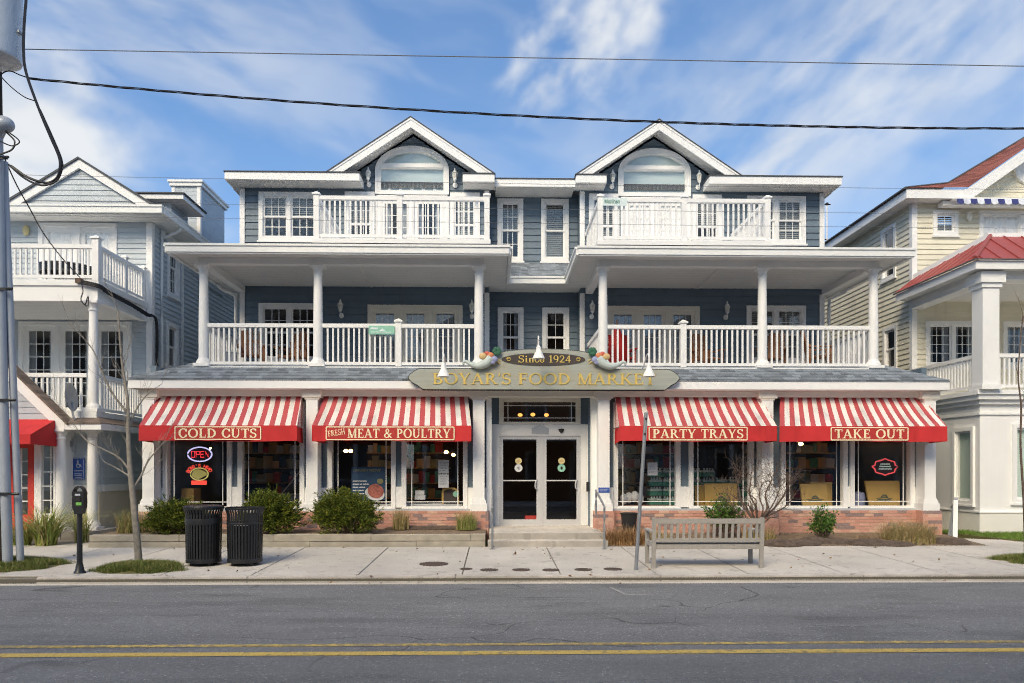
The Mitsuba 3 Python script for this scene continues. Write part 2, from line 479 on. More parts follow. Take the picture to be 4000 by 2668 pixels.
def slat_blind(x0, x1, z0, z1, y, step=0.05):
    ms = []
    z = z0
    while z < z1:
        v, f = box(x0, x1, y, y + 0.035, z, z + 0.004)
        v = v.copy()
        v[:, 2] += (v[:, 1] - y) * 1.2
        ms.append((v, f))
        z += step
    return cat(*ms)


def curtain(x0, x1, z0, z1, y, waves=14, amp=0.02):
    x = np.linspace(x0, x1, waves * 6 + 1)
    yy = y + amp * np.sin((x - x0) / (x1 - x0) * waves * 2 * np.pi)
    v = np.vstack([np.column_stack([x, yy, x * 0 + z0]), np.column_stack([x, yy, x * 0 + z1])])
    n = len(x)
    i = np.arange(n - 1)
    return v, np.vstack([np.stack([i, i + 1, i + 1 + n], 1), np.stack([i, i + 1 + n, i + n], 1)])


def window(parent, x0, x1, z0, z1, o=(0, 0, 0), t=(1, 0), units=1, grid=(3, 2), hung=True, casing=0.10, back='blind', name='window', frame='white_paint', sash=0.045, tint='clear_glass'):
    """Casing, sashes, panes, glazing bars and what hangs behind them; returns the opening in the wall."""
    w = obj(name, put(ext(ring(x0, x1, z0, z1, casing), -0.05, 0.03), o, t), frame, parent)
    obj('sill', put(box(x0 - 0.03, x1 + 0.03, -0.075, 0.0, z0 - 0.045, z0 - 0.001), o, t), frame, w)
    a, b, c, d = x0 + casing, x1 - casing, z0 + casing, z1 - casing
    mull = 0.09
    uw = (b - a - mull * (units - 1)) / units
    for k in range(units):
        ua = a + k * (uw + mull)
        ub = ua + uw
        if k:
            obj('mullion', put(box(ua - mull, ua, -0.045, 0.05, c, d), o, t), frame, w)
        parts = [(c, d)] if not hung else [(c, (c + d) / 2 + 0.02), ((c + d) / 2 - 0.02, d)]
        for i, (p, q) in enumerate(parts):
            yo = 0.0 if i or not hung else 0.028
            s = obj('sash', put(ext(ring(ua, ub, p, q, sash), 0.001 + yo, 0.027 + yo), o, t), frame, w)
            if grid:
                bars = [box(ua + sash + (ub - ua - 2 * sash) * j / grid[0] - 0.009, ua + sash + (ub - ua - 2 * sash) * j / grid[0] + 0.009, 0.006 + yo, 0.012 + yo, p + sash, q - sash) for j in range(1, grid[0])]
                bars += [box(ua + sash, ub - sash, 0.0065 + yo, 0.0115 + yo, p + sash + (q - p - 2 * sash) * j / grid[1] - 0.009, p + sash + (q - p - 2 * sash) * j / grid[1] + 0.009) for j in range(1, grid[1])]
                if bars:
                    obj('glazing_bar', put(cat(*bars), o, t), frame, w)
            obj('pane', put(quad([ua + sash, 0.015 + yo, p + sash], [ub - sash, 0.015 + yo, p + sash], [ub - sash, 0.015 + yo, q - sash], [ua + sash, 0.015 + yo, q - sash]), o, t), tint, w)
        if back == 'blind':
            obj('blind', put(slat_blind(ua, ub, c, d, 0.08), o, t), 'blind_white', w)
        elif back == 'half_blind':
            obj('blind', put(slat_blind(ua, ub, (c + d) / 2, d, 0.08), o, t), 'blind_white', w)
        elif back == 'curtain':
            obj('curtain', put(curtain(ua, ub, c, d, 0.14), o, t), 'curtain_gray', w)
        elif back == 'white_curtain':
            obj('curtain', put(curtain(ua, ub, c, d, 0.05, 14, .008), o, t), 'curtain_white', w)
        elif back == 'side_curtain':
            obj('curtain', put(cat(curtain(ua, ua + 0.3 * uw, c, d, 0.14, 5), curtain(ub - 0.3 * uw, ub, c, d, 0.14, 5)), o, t), 'curtain_gray', w)
        elif back == 'roller':
            obj('roller_shade', put(box(ua, ub, 0.10, 0.104, c, d), o, t), 'green_shade', w)
    return sbox(x0 + 0.02, z0 + 0.02, x1 - 0.02, z1 - 0.02)


def rail(parent, p0, p1, z0, z1, gap=0.115, name='railing', thick=0.038, trim=0.0):
    """A painted railing between two plan points: top and bottom rail, one baluster each."""
    p0, p1 = np.array(p0, float), np.array(p1, float)
    L = np.linalg.norm(p1 - p0)
    t = (p1 - p0) / L
    o = (p0[0], p0[1], 0)
    r = obj(name, put(box(trim, L - trim, -0.045, 0.045, z1 - 0.085, z1), o, t), 'white_paint', parent)
    obj('bottom_rail', put(box(trim, L - trim, -0.03, 0.03, z0 + 0.05, z0 + 0.115), o, t), 'white_paint', r)
    n = max(1, round(L / gap))
    for i in range(1, n):
        s = L * i / n
        obj('baluster', put(box(s - thick / 2, s + thick / 2, -thick / 2, thick / 2, z0 + 0.113, z1 - 0.083), o, t), 'white_paint', r)
    return r


def newel(parent, x, y, z0, z1, w=0.13):
    n = obj('newel_post', box(x - w / 2, x + w / 2, y - w / 2, y + w / 2, z0, z1), 'white_paint', parent)
    c = w * 0.72
    cap = np.array([[x - c, y - c, z1 + 0.03], [x + c, y - c, z1 + 0.03], [x + c, y + c, z1 + 0.03], [x - c, y + c, z1 + 0.03], [x, y, z1 + 0.09]])
    obj('post_cap', cat(box(x - c, x + c, y - c, y + c, z1, z1 + 0.03), (cap, np.array([[0, 1, 4], [1, 2, 4], [2, 3, 4], [3, 0, 4]]))), 'white_paint', n)


def round_column(parent, x, y, z0, z1, r=0.105):
    prof = [(r * 1.5, z0 + 0.06), (r * 1.5, z0 + 0.11), (r * 1.28, z0 + 0.15), (r * 1.1, z0 + 0.17), (r, z0 + 0.22), (r, z0 + 0.9), (r * 0.86, z1 - 0.22), (r * 1.02, z1 - 0.21), (r * 1.02, z1 - 0.18), (r * 0.88, z1 - 0.17),
            (r * 0.9, z1 - 0.12), (r * 1.25, z1 - 0.07), (r * 1.3, z1 - 0.05)]
    c = obj('column', lathe(prof, x, y, 24), 'white_paint', parent, smooth=35)
    obj('column_base', box(x - r * 1.65, x + r * 1.65, y - r * 1.65, y + r * 1.65, z0, z0 + 0.062), 'white_paint', c)
    obj('capital', box(x - r * 1.45, x + r * 1.45, y - r * 1.45, y + r * 1.45, z1 - 0.052, z1), 'white_paint', c)


# ------------------------------------------------------------------ a roman alphabet cut from thick and thin strokes


def _bar(x0, x1, y0, y1):
    return sbox(x0, y0, x1, y1)


def _diag(x0, x1, w, y0=0.0, y1=1.0):
    return Polygon([(x0 - w / 2, y0), (x0 + w / 2, y0), (x1 + w / 2, y1), (x1 - w / 2, y1)])


def _oval(cx, cy, rx, ry, wx, wy):
    return affinity.scale(Point(cx, cy).buffer(1, 24), rx, ry).difference(affinity.scale(Point(cx, cy).buffer(1, 24), rx - wx, ry - wy))


def glyph(ch, K=0.17, k=0.075):
    """(shape, advance) of one letter, capitals 1 high; K and k are the thick and thin strokes."""
    S = lambda x, y: _bar(x - K / 2 - 0.08, x + K / 2 + 0.08, y, y + 0.055)        # a serif  # noqa: E731
    stem = lambda x: [_bar(x - K / 2, x + K / 2, 0, 1), S(x, 0), S(x, 0.945)]      # noqa: E731
    a = K / 2 + 0.09
    if ch == ' ':
        return None, 0.42
    if ch in "'":
        return Polygon([(0.02, 1), (0.16, 1), (0.07, 0.68), (0.03, 0.68)]), 0.22
    if ch == 'A':
        p, w = [_diag(0.10, 0.43, k), _diag(0.78, 0.42, K), _bar(0.22, 0.68, 0.30, 0.37), S(0.10, 0), S(0.78, 0)], 0.95
    elif ch == 'B':
        p, w = stem(a) + [_oval(a + .16, .745, .31, .255, K * .9, k).intersection(_bar(a, 2, 0, 1)), _oval(a + .18, .27, .36, .27, K, k).intersection(_bar(a, 2, 0, 1)), _bar(a, a + .2, 0, k), _bar(a, a + .18, 1 - k, 1), _bar(a, a + .2, .49, .49 + k)], 0.80
    elif ch == 'C':
        p, w = [_oval(.46, .5, .46, .52, K, k).difference(Polygon([(.5, .5), (1.2, .95), (1.2, .08)])), _bar(.75, .82, .70, .98), _bar(.76, .81, .06, .24)], 0.90
    elif ch == 'D':
        p, w = stem(a) + [_oval(a + .14, .5, .56, .5, K, k).intersection(_bar(a, 2, 0, 1)), _bar(a, a + .16, 0, k), _bar(a, a + .16, 1 - k, 1)], 0.97
    elif ch == 'E':
        p, w = stem(a) + [_bar(a, .70, 0, k), _bar(a, .66, 1 - k, 1), _bar(a, .52, .47, .47 + k), _bar(.64, .70, 0, .28), _bar(.60, .66, .74, 1), _bar(.48, .53, .38, .63)], 0.78
    elif ch == 'F':
        p, w = stem(a) + [_bar(a, .66, 1 - k, 1), _bar(a, .52, .46, .46 + k), _bar(.60, .66, .72, 1), _bar(.48, .53, .37, .62)], 0.74
    elif ch == 'H':
        p, w = stem(a) + stem(.74) + [_bar(a, .74, .47, .47 + k)], 0.97
    elif ch == 'K':
        p, w = stem(a) + [_diag(a + .05, .70, k * 1.2, .40, 1), _diag(.80, .34, K, 0, .62), S(.70, .945), S(.80, 0)], 0.98
    elif ch == 'L':
        p, w = stem(a) + [_bar(a, .68, 0, k), _bar(.62, .68, 0, .32)], 0.76
    elif ch == 'M':
        p, w = [_bar(.12 - k / 2, .12 + k / 2, 0, 1), S(.12, 0), _bar(.90 - K / 2, .90 + K / 2, 0, 1), S(.90, 0), _diag(.50, .15, K, 0, 1), _diag(.50, .86, k, 0, 1), _bar(.0, .2, .945, 1), _bar(.82, 1.06, .945, 1)], 1.12
    elif ch == 'N':
        p, w = [_bar(.12 - k / 2, .12 + k / 2, 0, 1), S(.12, 0), _bar(.78 - k / 2, .78 + k / 2, 0, 1), S(.78, .945), _diag(.78, .14, K, 0, 1), _bar(0, .2, .945, 1)], 0.98
    elif ch == 'O':
        p, w = [_oval(.50, .5, .50, .52, K, k)], 1.04
    elif ch == 'P':
        p, w = stem(a) + [_oval(a + .16, .71, .36, .29, K, k).intersection(_bar(a, 2, 0, 1)), _bar(a, a + .18, 1 - k, 1), _bar(a, a + .18, .42, .42 + k)], 0.78
    elif ch == 'R':
        p, w = stem(a) + [_oval(a + .16, .73, .34, .27, K, k).intersection(_bar(a, 2, 0, 1)), _bar(a, a + .18, 1 - k, 1), _bar(a, a + .18, .46, .46 + k), _diag(.80, .42, K, 0, .5), S(.80, 0)], 0.94
    elif ch == 'S':
        up = _oval(.33, .74, .31, .28, K * .75, k).difference(Polygon([(.33, .74), (.9, .85), (.9, .2), (.33, .2)]))
        lo = _oval(.33, .27, .33, .29, K * .75, k).difference(Polygon([(.33, .27), (-.3, .16), (-.3, .8), (.33, .8)]))
        p, w = [up, lo, _diag(.44, .20, K * 1.1, .42, .60), _bar(.57, .63, .72, 1), _bar(.0, .06, 0, .26)], 0.72
    elif ch == 'T':
        p, w = [_bar(.40 - K / 2, .40 + K / 2, 0, 1), S(.40, 0), _bar(.02, .78, 1 - k, 1), _bar(.02, .08, .72, 1), _bar(.72, .78, .72, 1)], 0.82
    elif ch == 'U':
        p, w = [_bar(.17 - K / 2, .17 + K / 2, .30, 1), S(.17, .945), _bar(.74 - k / 2, .74 + k / 2, .30, 1), S(.74, .945), _oval(.43, .32, .345, .33, K * .8, k).intersection(_bar(0, 1, -.1, .32))], 0.96
    elif ch == 'Y':
        p, w = [_bar(.42 - K / 2, .42 + K / 2, 0, .45), S(.42, 0), _diag(.42, .12, K, .40, 1), _diag(.44, .76, k, .40, 1), S(.12, .945), _bar(.64, .88, .945, 1)], 0.90
    elif ch == '&':
        p, w = [_oval(.40, .76, .22, .24, K * .7, k), _oval(.34, .25, .34, .27, K * .9, k).difference(_bar(.42, .8, .28, .6)), _diag(.86, .26, K, 0, .66), _bar(.66, .95, .46, .52), _diag(.58, .80, k, .12, .48)], 1.0
    elif ch == 'i':
        p, w = [_bar(.10, .26, 0, .62), _bar(.03, .33, 0, .05), _bar(.03, .26, .57, .62), Point(.18, .82).buffer(.09)], 0.40
    elif ch == 'n':
        p, w = [_bar(.08, .23, 0, .62), _bar(.44, .59, 0, .40), _oval(.335, .38, .255, .26, .15, .07).intersection(_bar(0, 1, .38, 1)), _bar(.02, .30, 0, .05), _bar(.38, .66, 0, .05)], 0.70
    elif ch == 'c':
        p, w = [_oval(.28, .31, .28, .33, .14, .06).difference(Polygon([(.3, .31), (.9, .6), (.9, .1)]))], 0.56
    elif ch == 'e':
        p, w = [_oval(.28, .31, .28, .33, .14, .06).difference(Polygon([(.3, .29), (.9, .29), (.9, .08)])), _bar(.06, .5, .30, .36)], 0.60
    elif ch == '1':
        p, w = [_bar(.16, .32, 0, 1), _bar(.05, .43, 0, .06), _diag(.02, .18, .10, .80, 1)], 0.52
    elif ch == '9':
        p, w = [_oval(.30, .68, .30, .33, .14, .07), _oval(.24, .55, .36, .56, .14, .07).intersection(_bar(.3, 1, -.1, .62))], 0.68
    elif ch == '2':
        p, w = [_oval(.30, .72, .28, .29, .14, .07).difference(Polygon([(.3, .72), (-.3, .72), (-.3, -.2), (.42, .3)])), _diag(.08, .50, .14, .06, .62), _bar(.02, .60, 0, .12)], 0.68
    elif ch == '4':
        p, w = [_bar(.38, .53, 0, 1), _bar(.02, .66, .22, .31), _diag(.06, .44, .09, .28, 1)], 0.72
    else:
        raise ValueError(ch)
    return unary_union(p).buffer(0), w


def lettering(text, height, width=None, K=0.17, k=0.075, track=0.04):
    """The shape of a line of roman lettering, its lower left corner at the origin; squeezed to width."""
    x, out = 0.0, []
    for ch in text:
        g, w = glyph(ch, K, k)
        if g is not None:
            out.append((ch, affinity.translate(g, x, 0)))
        x += w + track
    s = (width / x) if width else height
    return [(c, affinity.scale(g, s, height, origin=(0, 0))) for c, g in out]

# ------------------------------------------------------------------ ground, road, pavement
struct('ground', quad([-1200, -900, -0.4], [1200, -900, -0.4], [1200, 1500, -0.4], [-1200, 1500, -0.4]), 'lawn_soil')


def road_z(y):
    return -0.05 - 0.045 * ((y - 6.7) / 4.4) ** 2


ys = np.linspace(2.3, 11.05, 12)
v = np.array([[x, y, road_z(y)] for y in ys for x in (-90, 90)])
f = np.array([[2 * i + a for a in q] for i in range(len(ys) - 1) for q in ((0, 1, 3), (0, 3, 2))])
struct('road', (v, f), 'asphalt')


def paint(name, y, w, m, x0=-90, x1=90):
    v = np.array([[x0, y - w / 2, road_z(y) + 0.004], [x1, y - w / 2, road_z(y) + 0.004], [x1, y + w / 2, road_z(y) + 0.004], [x0, y + w / 2, road_z(y) + 0.004]])
    struct(name, (v, np.array([[0, 1, 2], [0, 2, 3]])), m, uv=np.array([[0, 1.0 if y < 6.9 else 0.0]] * 4))


paint('center_line', 6.735, 0.135, 'line_yellow')
paint('center_line', 7.06, 0.095, 'line_yellow')
v = np.array([[8.0, 0, 0]])
z_ = road_z(10.0) + 0.004
struct('parking_mark', cat(quad([1.62, 10.55, z_ - .004], [1.68, 10.55, z_ - .004], [1.78, 9.98, z_], [1.72, 9.98, z_]), quad([1.72, 9.92, z_ + .001], [2.1, 9.92, z_ + .001], [2.1, 9.98, z_ + .001], [1.72, 9.98, z_ + .001])), 'worn_white_line')
struct('gutter', box(-90, 90, 11.03, 11.18, -0.3, -0.088), 'gutter_pan')

kb = obj('kerb', box(-90, 90, 11.20, 11.33, -0.3, -0.03), 'joint_dark')
labels[kb] = {'kind': 'structure'}
xs = [-90, -40, -16, -12.9, -9.9, -6.85] + [-3.73 + 3.12 * i for i in range(0, 6)] + [16, 40, 90]
for a, b in zip(xs, xs[1:]):
    lo = -0.035 if b < -6.0 else 0.0
    v = np.array([[a + .006, 11.18, -.3], [a + .006, 11.205, lo - .012], [a + .006, 11.222, lo], [a + .006, 11.345, lo + 0.002], [a + .006, 11.345, -.3]])
    w = v.copy()
    w[:, 0] = b - .006
    q = [[i, (i + 1) % 5, (i + 1) % 5 + 5, i + 5] for i in range(5)]
    obj('kerb_stone', (np.vstack([v, w]), np.array([[t[0], t[1], t[2]] for t in q] + [[t[0], t[2], t[3]] for t in q] + [[0, 1, 2], [0, 2, 3], [0, 3, 4], [5, 7, 6], [5, 8, 7], [5, 9, 8]])), 'kerb_concrete', kb)

pave_z = lambda y: max(0.0, (y - 11.3) * 0.0243)  # noqa: E731
sw = obj('sidewalk', quad([-90, 11.34, -0.012], [90, 11.34, -0.012], [90, 14.62, 0.066], [-90, 14.62, 0.066]), 'joint_dark')
labels[sw] = {'kind': 'structure'}
joints = [-60, -16.2, -14.6, -13.0, -11.4, -9.4, -7.6, -6.35, -5.1, -3.72, -2.1, -0.51, 1.0, 2.48, 3.9, 5.4, 6.95, 8.5, 10.05, 11.6, 13.2, 14.8, 60]
for a, b in zip(joints, joints[1:]):
    obj('paving_slab', slab([a + .011, 11.352, 0.002], [b - .011, 11.352, 0.002], [b - .011, 14.61, .082], [a + .011, 14.61, .082], 0.06), 'pavement_concrete', sw)
struct('path', cat(slab([-9.25, 14.63, .081], [-7.95, 14.63, .081], [-7.95, 16.9, .12], [-9.25, 16.9, .12], .2), slab([-12.5, 14.63, .081], [-9.27, 14.63, .081], [-9.27, 15.0, .09], [-12.5, 15.0, .09], .2)), 'pavement_concrete')
struct('forecourt', slab([9.9, 14.63, .081], [11.35, 14.63, .081], [10.9, 15.6, .10], [9.9, 15.9, .11], .2), 'pavement_concrete')

# far pavement (where the photographer stands)
struct('far_sidewalk', box(-90, 90, -2.4, 2.3, -0.35, 0.0), 'pavement_concrete')
# garden beds and lawns
struct('planting_bed', box(-7.95, -0.2, 14.84, 16.6, -0.2, 0.31), 'soil')
struct('planting_bed', slab([2.2, 14.62, .075], [9.9, 14.62, .075], [9.9, 16.6, .21], [2.2, 16.6, .21], .3), 'soil')
struct('mulch', cat(*[(lambda b: (np.column_stack([b[0][:, 0], b[0][:, 1], b[0][:, 2] + 0.03 * meshkit.noise(b[0] * 7, 3)]), b[1]))(ball([x, 15.0 + 0.25 * math.sin(x * 3), 0.075], [0.42, 0.34, 0.10 + 0.03 * math.sin(7 * x)], 3)) for x in np.arange(5.3, 9.6, 0.45)],
                   *[ball([x, 16.1, 0.32], [0.5, 0.25, 0.07], 2) for x in (-1.9, -1.5, -1.1)]), 'mulch')
struct('lawn', slab([10.95, 15.3, .115], [30, 15.1, .115], [30, 17.3, .16], [10.2, 17.3, .16], .25), 'lawn_soil')
struct('yard', quad([-60, 14.62, .06], [60, 14.62, .06], [60, 70, .06], [-60, 70, .06]), 'lawn_soil')
struct('verge', ball([-5.65, 11.98, -.03], [0.68, 0.50, 0.10], 4), 'lawn_soil')
struct('verge', ball([-8.2, 12.35, -.03], [1.15, 0.72, 0.12], 4), 'lawn_soil')
struct('verge', ball([9.75, 12.6, -.03], [1.2, 0.62, 0.10], 4), 'lawn_soil')

# ------------------------------------------------------------------ the market building
B = thing('market_building', 'three-storey slate blue building with white porches, twin gables and a shop on the ground floor', 'building')
CX = 1.0           # it is all but symmetrical about this line
mir = lambda a, b, s: (a, b) if s == 0 else (2 * CX - b, 2 * CX - a)  # noqa: E731

# -- shell (floors, sides, back, closed so that the rooms are dark)
obj('side_wall', box(-7.62, -7.5, 16.55, 27, 0.0, 3.9), 'blue_siding', B)
obj('side_wall', box(9.64, 9.76, 16.55, 27, 0.0, 3.9), 'blue_siding', B)
obj('side_wall', box(-6.48, -6.36, 19.13, 27, 3.6, 9.0), 'blue_siding', B)
obj('side_wall', box(8.37, 8.49, 19.13, 27, 3.6, 9.0), 'blue_siding', B)
obj('rear_wall', box(-7.62, 9.76, 27, 27.15, 0, 9.0), 'blue_siding', B)
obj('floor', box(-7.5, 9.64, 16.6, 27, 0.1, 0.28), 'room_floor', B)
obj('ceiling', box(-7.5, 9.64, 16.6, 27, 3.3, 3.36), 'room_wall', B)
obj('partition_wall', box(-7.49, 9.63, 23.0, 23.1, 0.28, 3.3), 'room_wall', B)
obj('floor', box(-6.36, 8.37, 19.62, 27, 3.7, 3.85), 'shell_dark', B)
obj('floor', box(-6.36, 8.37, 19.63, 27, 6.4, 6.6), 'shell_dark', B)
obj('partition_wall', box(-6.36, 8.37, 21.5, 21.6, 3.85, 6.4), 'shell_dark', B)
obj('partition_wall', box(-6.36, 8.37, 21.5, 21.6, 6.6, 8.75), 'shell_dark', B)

# -- ground floor front
bays = [(-7.31, -4.22), (-3.71, -0.62), (2.63, 5.78), (6.40, 9.42)]
holes = [sbox(-0.10, 0, 2.14, 3.4)]
for a, b in bays:
    for x0, x1 in ((a, a + 1.50), (b - 1.46, b)):
        holes.append(sbox(x0 + .05, .76, x1 - .05, 3.08))
shop_wall = sbox(-7.62, 0.1, 9.76, 3.32)
siding(B, shop_wall, holes, (0, 16.5, 0), (1, 0), 0.17, 'blue_siding', 0.1, planks=False)
for a, b in bays:
    for x0, x1 in ((a, a + 1.50), (b - 1.46, b)):
        w = obj('shop_window', ext(ring(x0, x1, 0.735, 3.10, 0.10, 0.05), 16.43, 16.60), 'white_paint', B)
        g0, g1, h0, h1 = x0 + .10, x1 - .10, .785, 3.0
        obj('glazing_bar', cat(box(g0 + .11, g0 + .128, 16.508, 16.522, h0, h1), box(g1 - .128, g1 - .11, 16.508, 16.522, h0, h1), box(g0, g1, 16.5085, 16.5215, .875, .893)), 'white_paint', w)
        obj('pane', quad([g0, 16.515, h0], [g1, 16.515, h0], [g1, 16.515, h1], [g0, 16.515, h1]), 'clear_glass', w)
    obj('wainscot_panel', box(a + 1.503, b - 1.463, 16.455, 16.498, .76, 1.22), 'white_paint', B)
    obj('sill', box(a - .05, b + .05, 16.36, 16.45, .685, .733), 'gray_trim', B)
for a, b in ((-7.6, -7.31), (-4.22, -3.71), (-.62, -.12), (2.16, 2.63), (5.78, 6.40), (9.42, 9.74)):
    obj('wainscot_panel', box(a + .004, b - .004, 16.465, 16.498, .70, 1.20), 'white_paint', B)
for x in (-7.47, -3.97, -0.365, 2.365, 5.965, 9.575):
    p = obj('pilaster', box(x - .125, x + .125, 16.10, 16.46, .97, 3.12), 'white_paint', B)
    obj('pilaster_base', cat(box(x - .185, x + .185, 16.05, 16.46, .70, .86), box(x - .16, x + .16, 16.07, 16.46, .86, .93), box(x - .14, x + .14, 16.085, 16.46, .93, .97)), 'white_paint', p)
    obj('capital', cat(box(x - .15, x + .15, 16.085, 16.46, 3.12, 3.16), box(x - .20, x + .20, 16.06, 16.46, 3.16, 3.32)), 'ivory_paint', p)
obj('frieze', box(-7.66, 9.78, 16.16, 16.5, 3.20, 3.325), 'ivory_paint', B)
obj('fascia', box(-7.79, 9.86, 15.88, 15.91, 3.335, 3.535), 'white_paint', B)
obj('fascia', box(-7.79, -7.76, 15.91, 27, 3.335, 3.535), 'white_paint', B)
obj('fascia', box(9.83, 9.86, 15.91, 27, 3.335, 3.535), 'white_paint', B)
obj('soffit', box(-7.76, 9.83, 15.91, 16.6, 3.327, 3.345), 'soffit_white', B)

# -- brick plinth, brick by brick on the right and beside the door; the rest stands behind the shrubs
bw = obj('brick_wall', cat(box(-7.72, -.13, 16.30, 16.5, 0.0, .684), box(2.17, 9.80, 16.30, 16.5, 0.0, .684)), 'mortar', B)
for x in (-7.47, -3.97, -0.365, 2.365, 5.965, 9.575):
    obj('brick_pier', box(x - .215, x + .215, 16.02, 16.30, 0.0, .697), 'brick_face', bw)
L_, H_ = 0.213, 0.0714
rest, n = [], 0
for r in range(7):
    z0 = 0.20 + r * H_
    off = -0.5 * (r % 2) * L_
    for k in range(-40, 52):
        x0 = k * L_ + off + 0.005
        for lo, hi in ((-7.72, -.13), (2.17, 9.80)):
            a, b = max(x0, lo), min(x0 + L_ - .010, hi)
            if b - a < 0.03:
                continue
            m = box(a, b, 16.288 - 0.004 * rng.random(), 16.31, z0 + .005, z0 + H_ - .005)
            if (lo > 0 or a > -2.0) and n < 300:
                obj('brick', m, 'brick_face', bw)
                n += 1
            else:
                rest.append(m)
k_ = obj('brick_course', cat(*rest), 'brick_face', bw)
labels[k_] = {'kind': 'stuff'}

# -- entrance
e = obj('entrance', cat(ext(sbox(-0.085, .32, 2.125, 2.64).difference(sbox(.10, .32, 1.955, 2.375)), 16.97, 17.10)), 'white_paint', B)
obj('reveal', box(-.10, -.085, 16.62, 17.0, .3, 3.3), 'blue_siding', e)
obj('reveal', box(2.125, 2.14, 16.62, 17.0, .3, 3.3), 'blue_siding', e)
obj('corner_board', box(-.20, -.085, 16.40, 16.61, .3, 3.32), 'white_paint', e)
obj('corner_board', box(2.125, 2.24, 16.40, 16.61, .3, 3.32), 'white_paint', e)
obj('wall', ext(sbox(-.085, 2.645, 2.125, 3.3).difference(sbox(.18, 2.66, 1.86, 3.2)), 17.0, 17.1), 'blue_siding', e)
obj('soffit', box(-.10, 2.14, 16.4, 17.1, 3.27, 3.30), 'ivory_paint', e)
tr = obj('transom_window', ext(ring(.08, 1.955, 2.645, 3.265, .11, .05), 16.95, 17.06), 'ivory_paint', B)
obj('glazing_bar', cat(box(.19, 1.845, 17.004, 17.016, 2.78, 2.795), box(.19, 1.845, 17.004, 17.016, 3.06, 3.075), box(.28, .295, 17.0045, 17.0155, 2.7, 3.15), box(1.74, 1.755, 17.0045, 17.0155, 2.7, 3.15)), 'white_paint', tr)
obj('pane', quad([.19, 17.01, 2.69], [1.845, 17.01, 2.69], [1.845, 17.01, 3.16], [.19, 17.01, 3.16]), 'clear_glass', tr)
obj('door_mullion', box(1.03, 1.10, 16.985, 17.06, .32, 2.374), 'aluminium', B)
for a, b in ((.105, 1.028), (1.102, 1.95)):
    d = obj('door', ext(sbox(a, .33, b, 2.37).difference(sbox(a + .07, .455, b - .085, 2.295)), 17.0, 17.045), 'aluminium', B)
    obj('pane', quad([a + .07, 17.02, .455], [b - .085, 17.02, .455], [b - .085, 17.02, 2.295], [a + .07, 17.02, 2.295]), 'clear_glass', d)
    obj('push_bar', box(a + .06, b - .10, 16.975, 17.0, 1.335, 1.362), 'aluminium', d)
    obj('pull_handle', tube(bez([[b - .06, 17.0, 1.355], [b - .10, 16.93, 1.34], [b - .12, 16.92, 1.25], [b - .11, 16.92, 1.17], [b - .06, 17.0, 1.14]], 6), .014, 8), 'aluminium', d, smooth=True)
    obj('threshold', box(a, b, 16.99, 17.06, .318, .329), 'aluminium', d)
obj('plaque', ext(Polygon([(.83, 2.42), (1.22, 2.42), (1.22, 2.56)] + [(1.025 + .16 * math.cos(q), 2.55 + .055 * math.sin(q)) for q in np.linspace(.1, 3.04, 9)] + [(.83, 2.56)]), 16.945, 16.968), 'gray_trim', B)
obj('camera_dome', cat(box(1.45, 1.57, 16.93, 16.968, 2.50, 2.53), ball([1.51, 16.93, 2.49], [.05, .04, .05])), 'black_plastic', B)
obj('door_bell', box(2.06, 2.12, 16.70, 16.78, 1.10, 1.32), 'black_plastic', B)

# -- skirt roof of shingles over the shop
skirt = obj('skirt_roof', cat(slab([-7.8, 15.87, 3.53], [9.87, 15.87, 3.53], [8.66, 16.62, 3.99], [-6.6, 16.62, 3.99], .03),
                              slab([-7.8, 27, 3.53], [-7.8, 15.87, 3.53], [-6.6, 16.62, 3.99], [-6.45, 27, 4.05], .03),
                              slab([9.87, 15.87, 3.53], [9.87, 27, 3.53], [8.45, 27, 4.05], [8.66, 16.62, 3.99], .03)), 'gray_shingle', B)
for i in range(6):
    a, b = i / 6, (i + 1) / 6
    q = lambda s, u, k: [(-7.8 + 1.2 * u) if s == 0 else (9.87 - 1.21 * u), 15.87 + .75 * u, 3.53 + .46 * u + k]  # noqa: E731
    obj('shingle_course', slab(q(0, a, .022), q(1, a, .022), q(1, b, .008), q(0, b, .008), .012), 'gray_shingle', skirt)

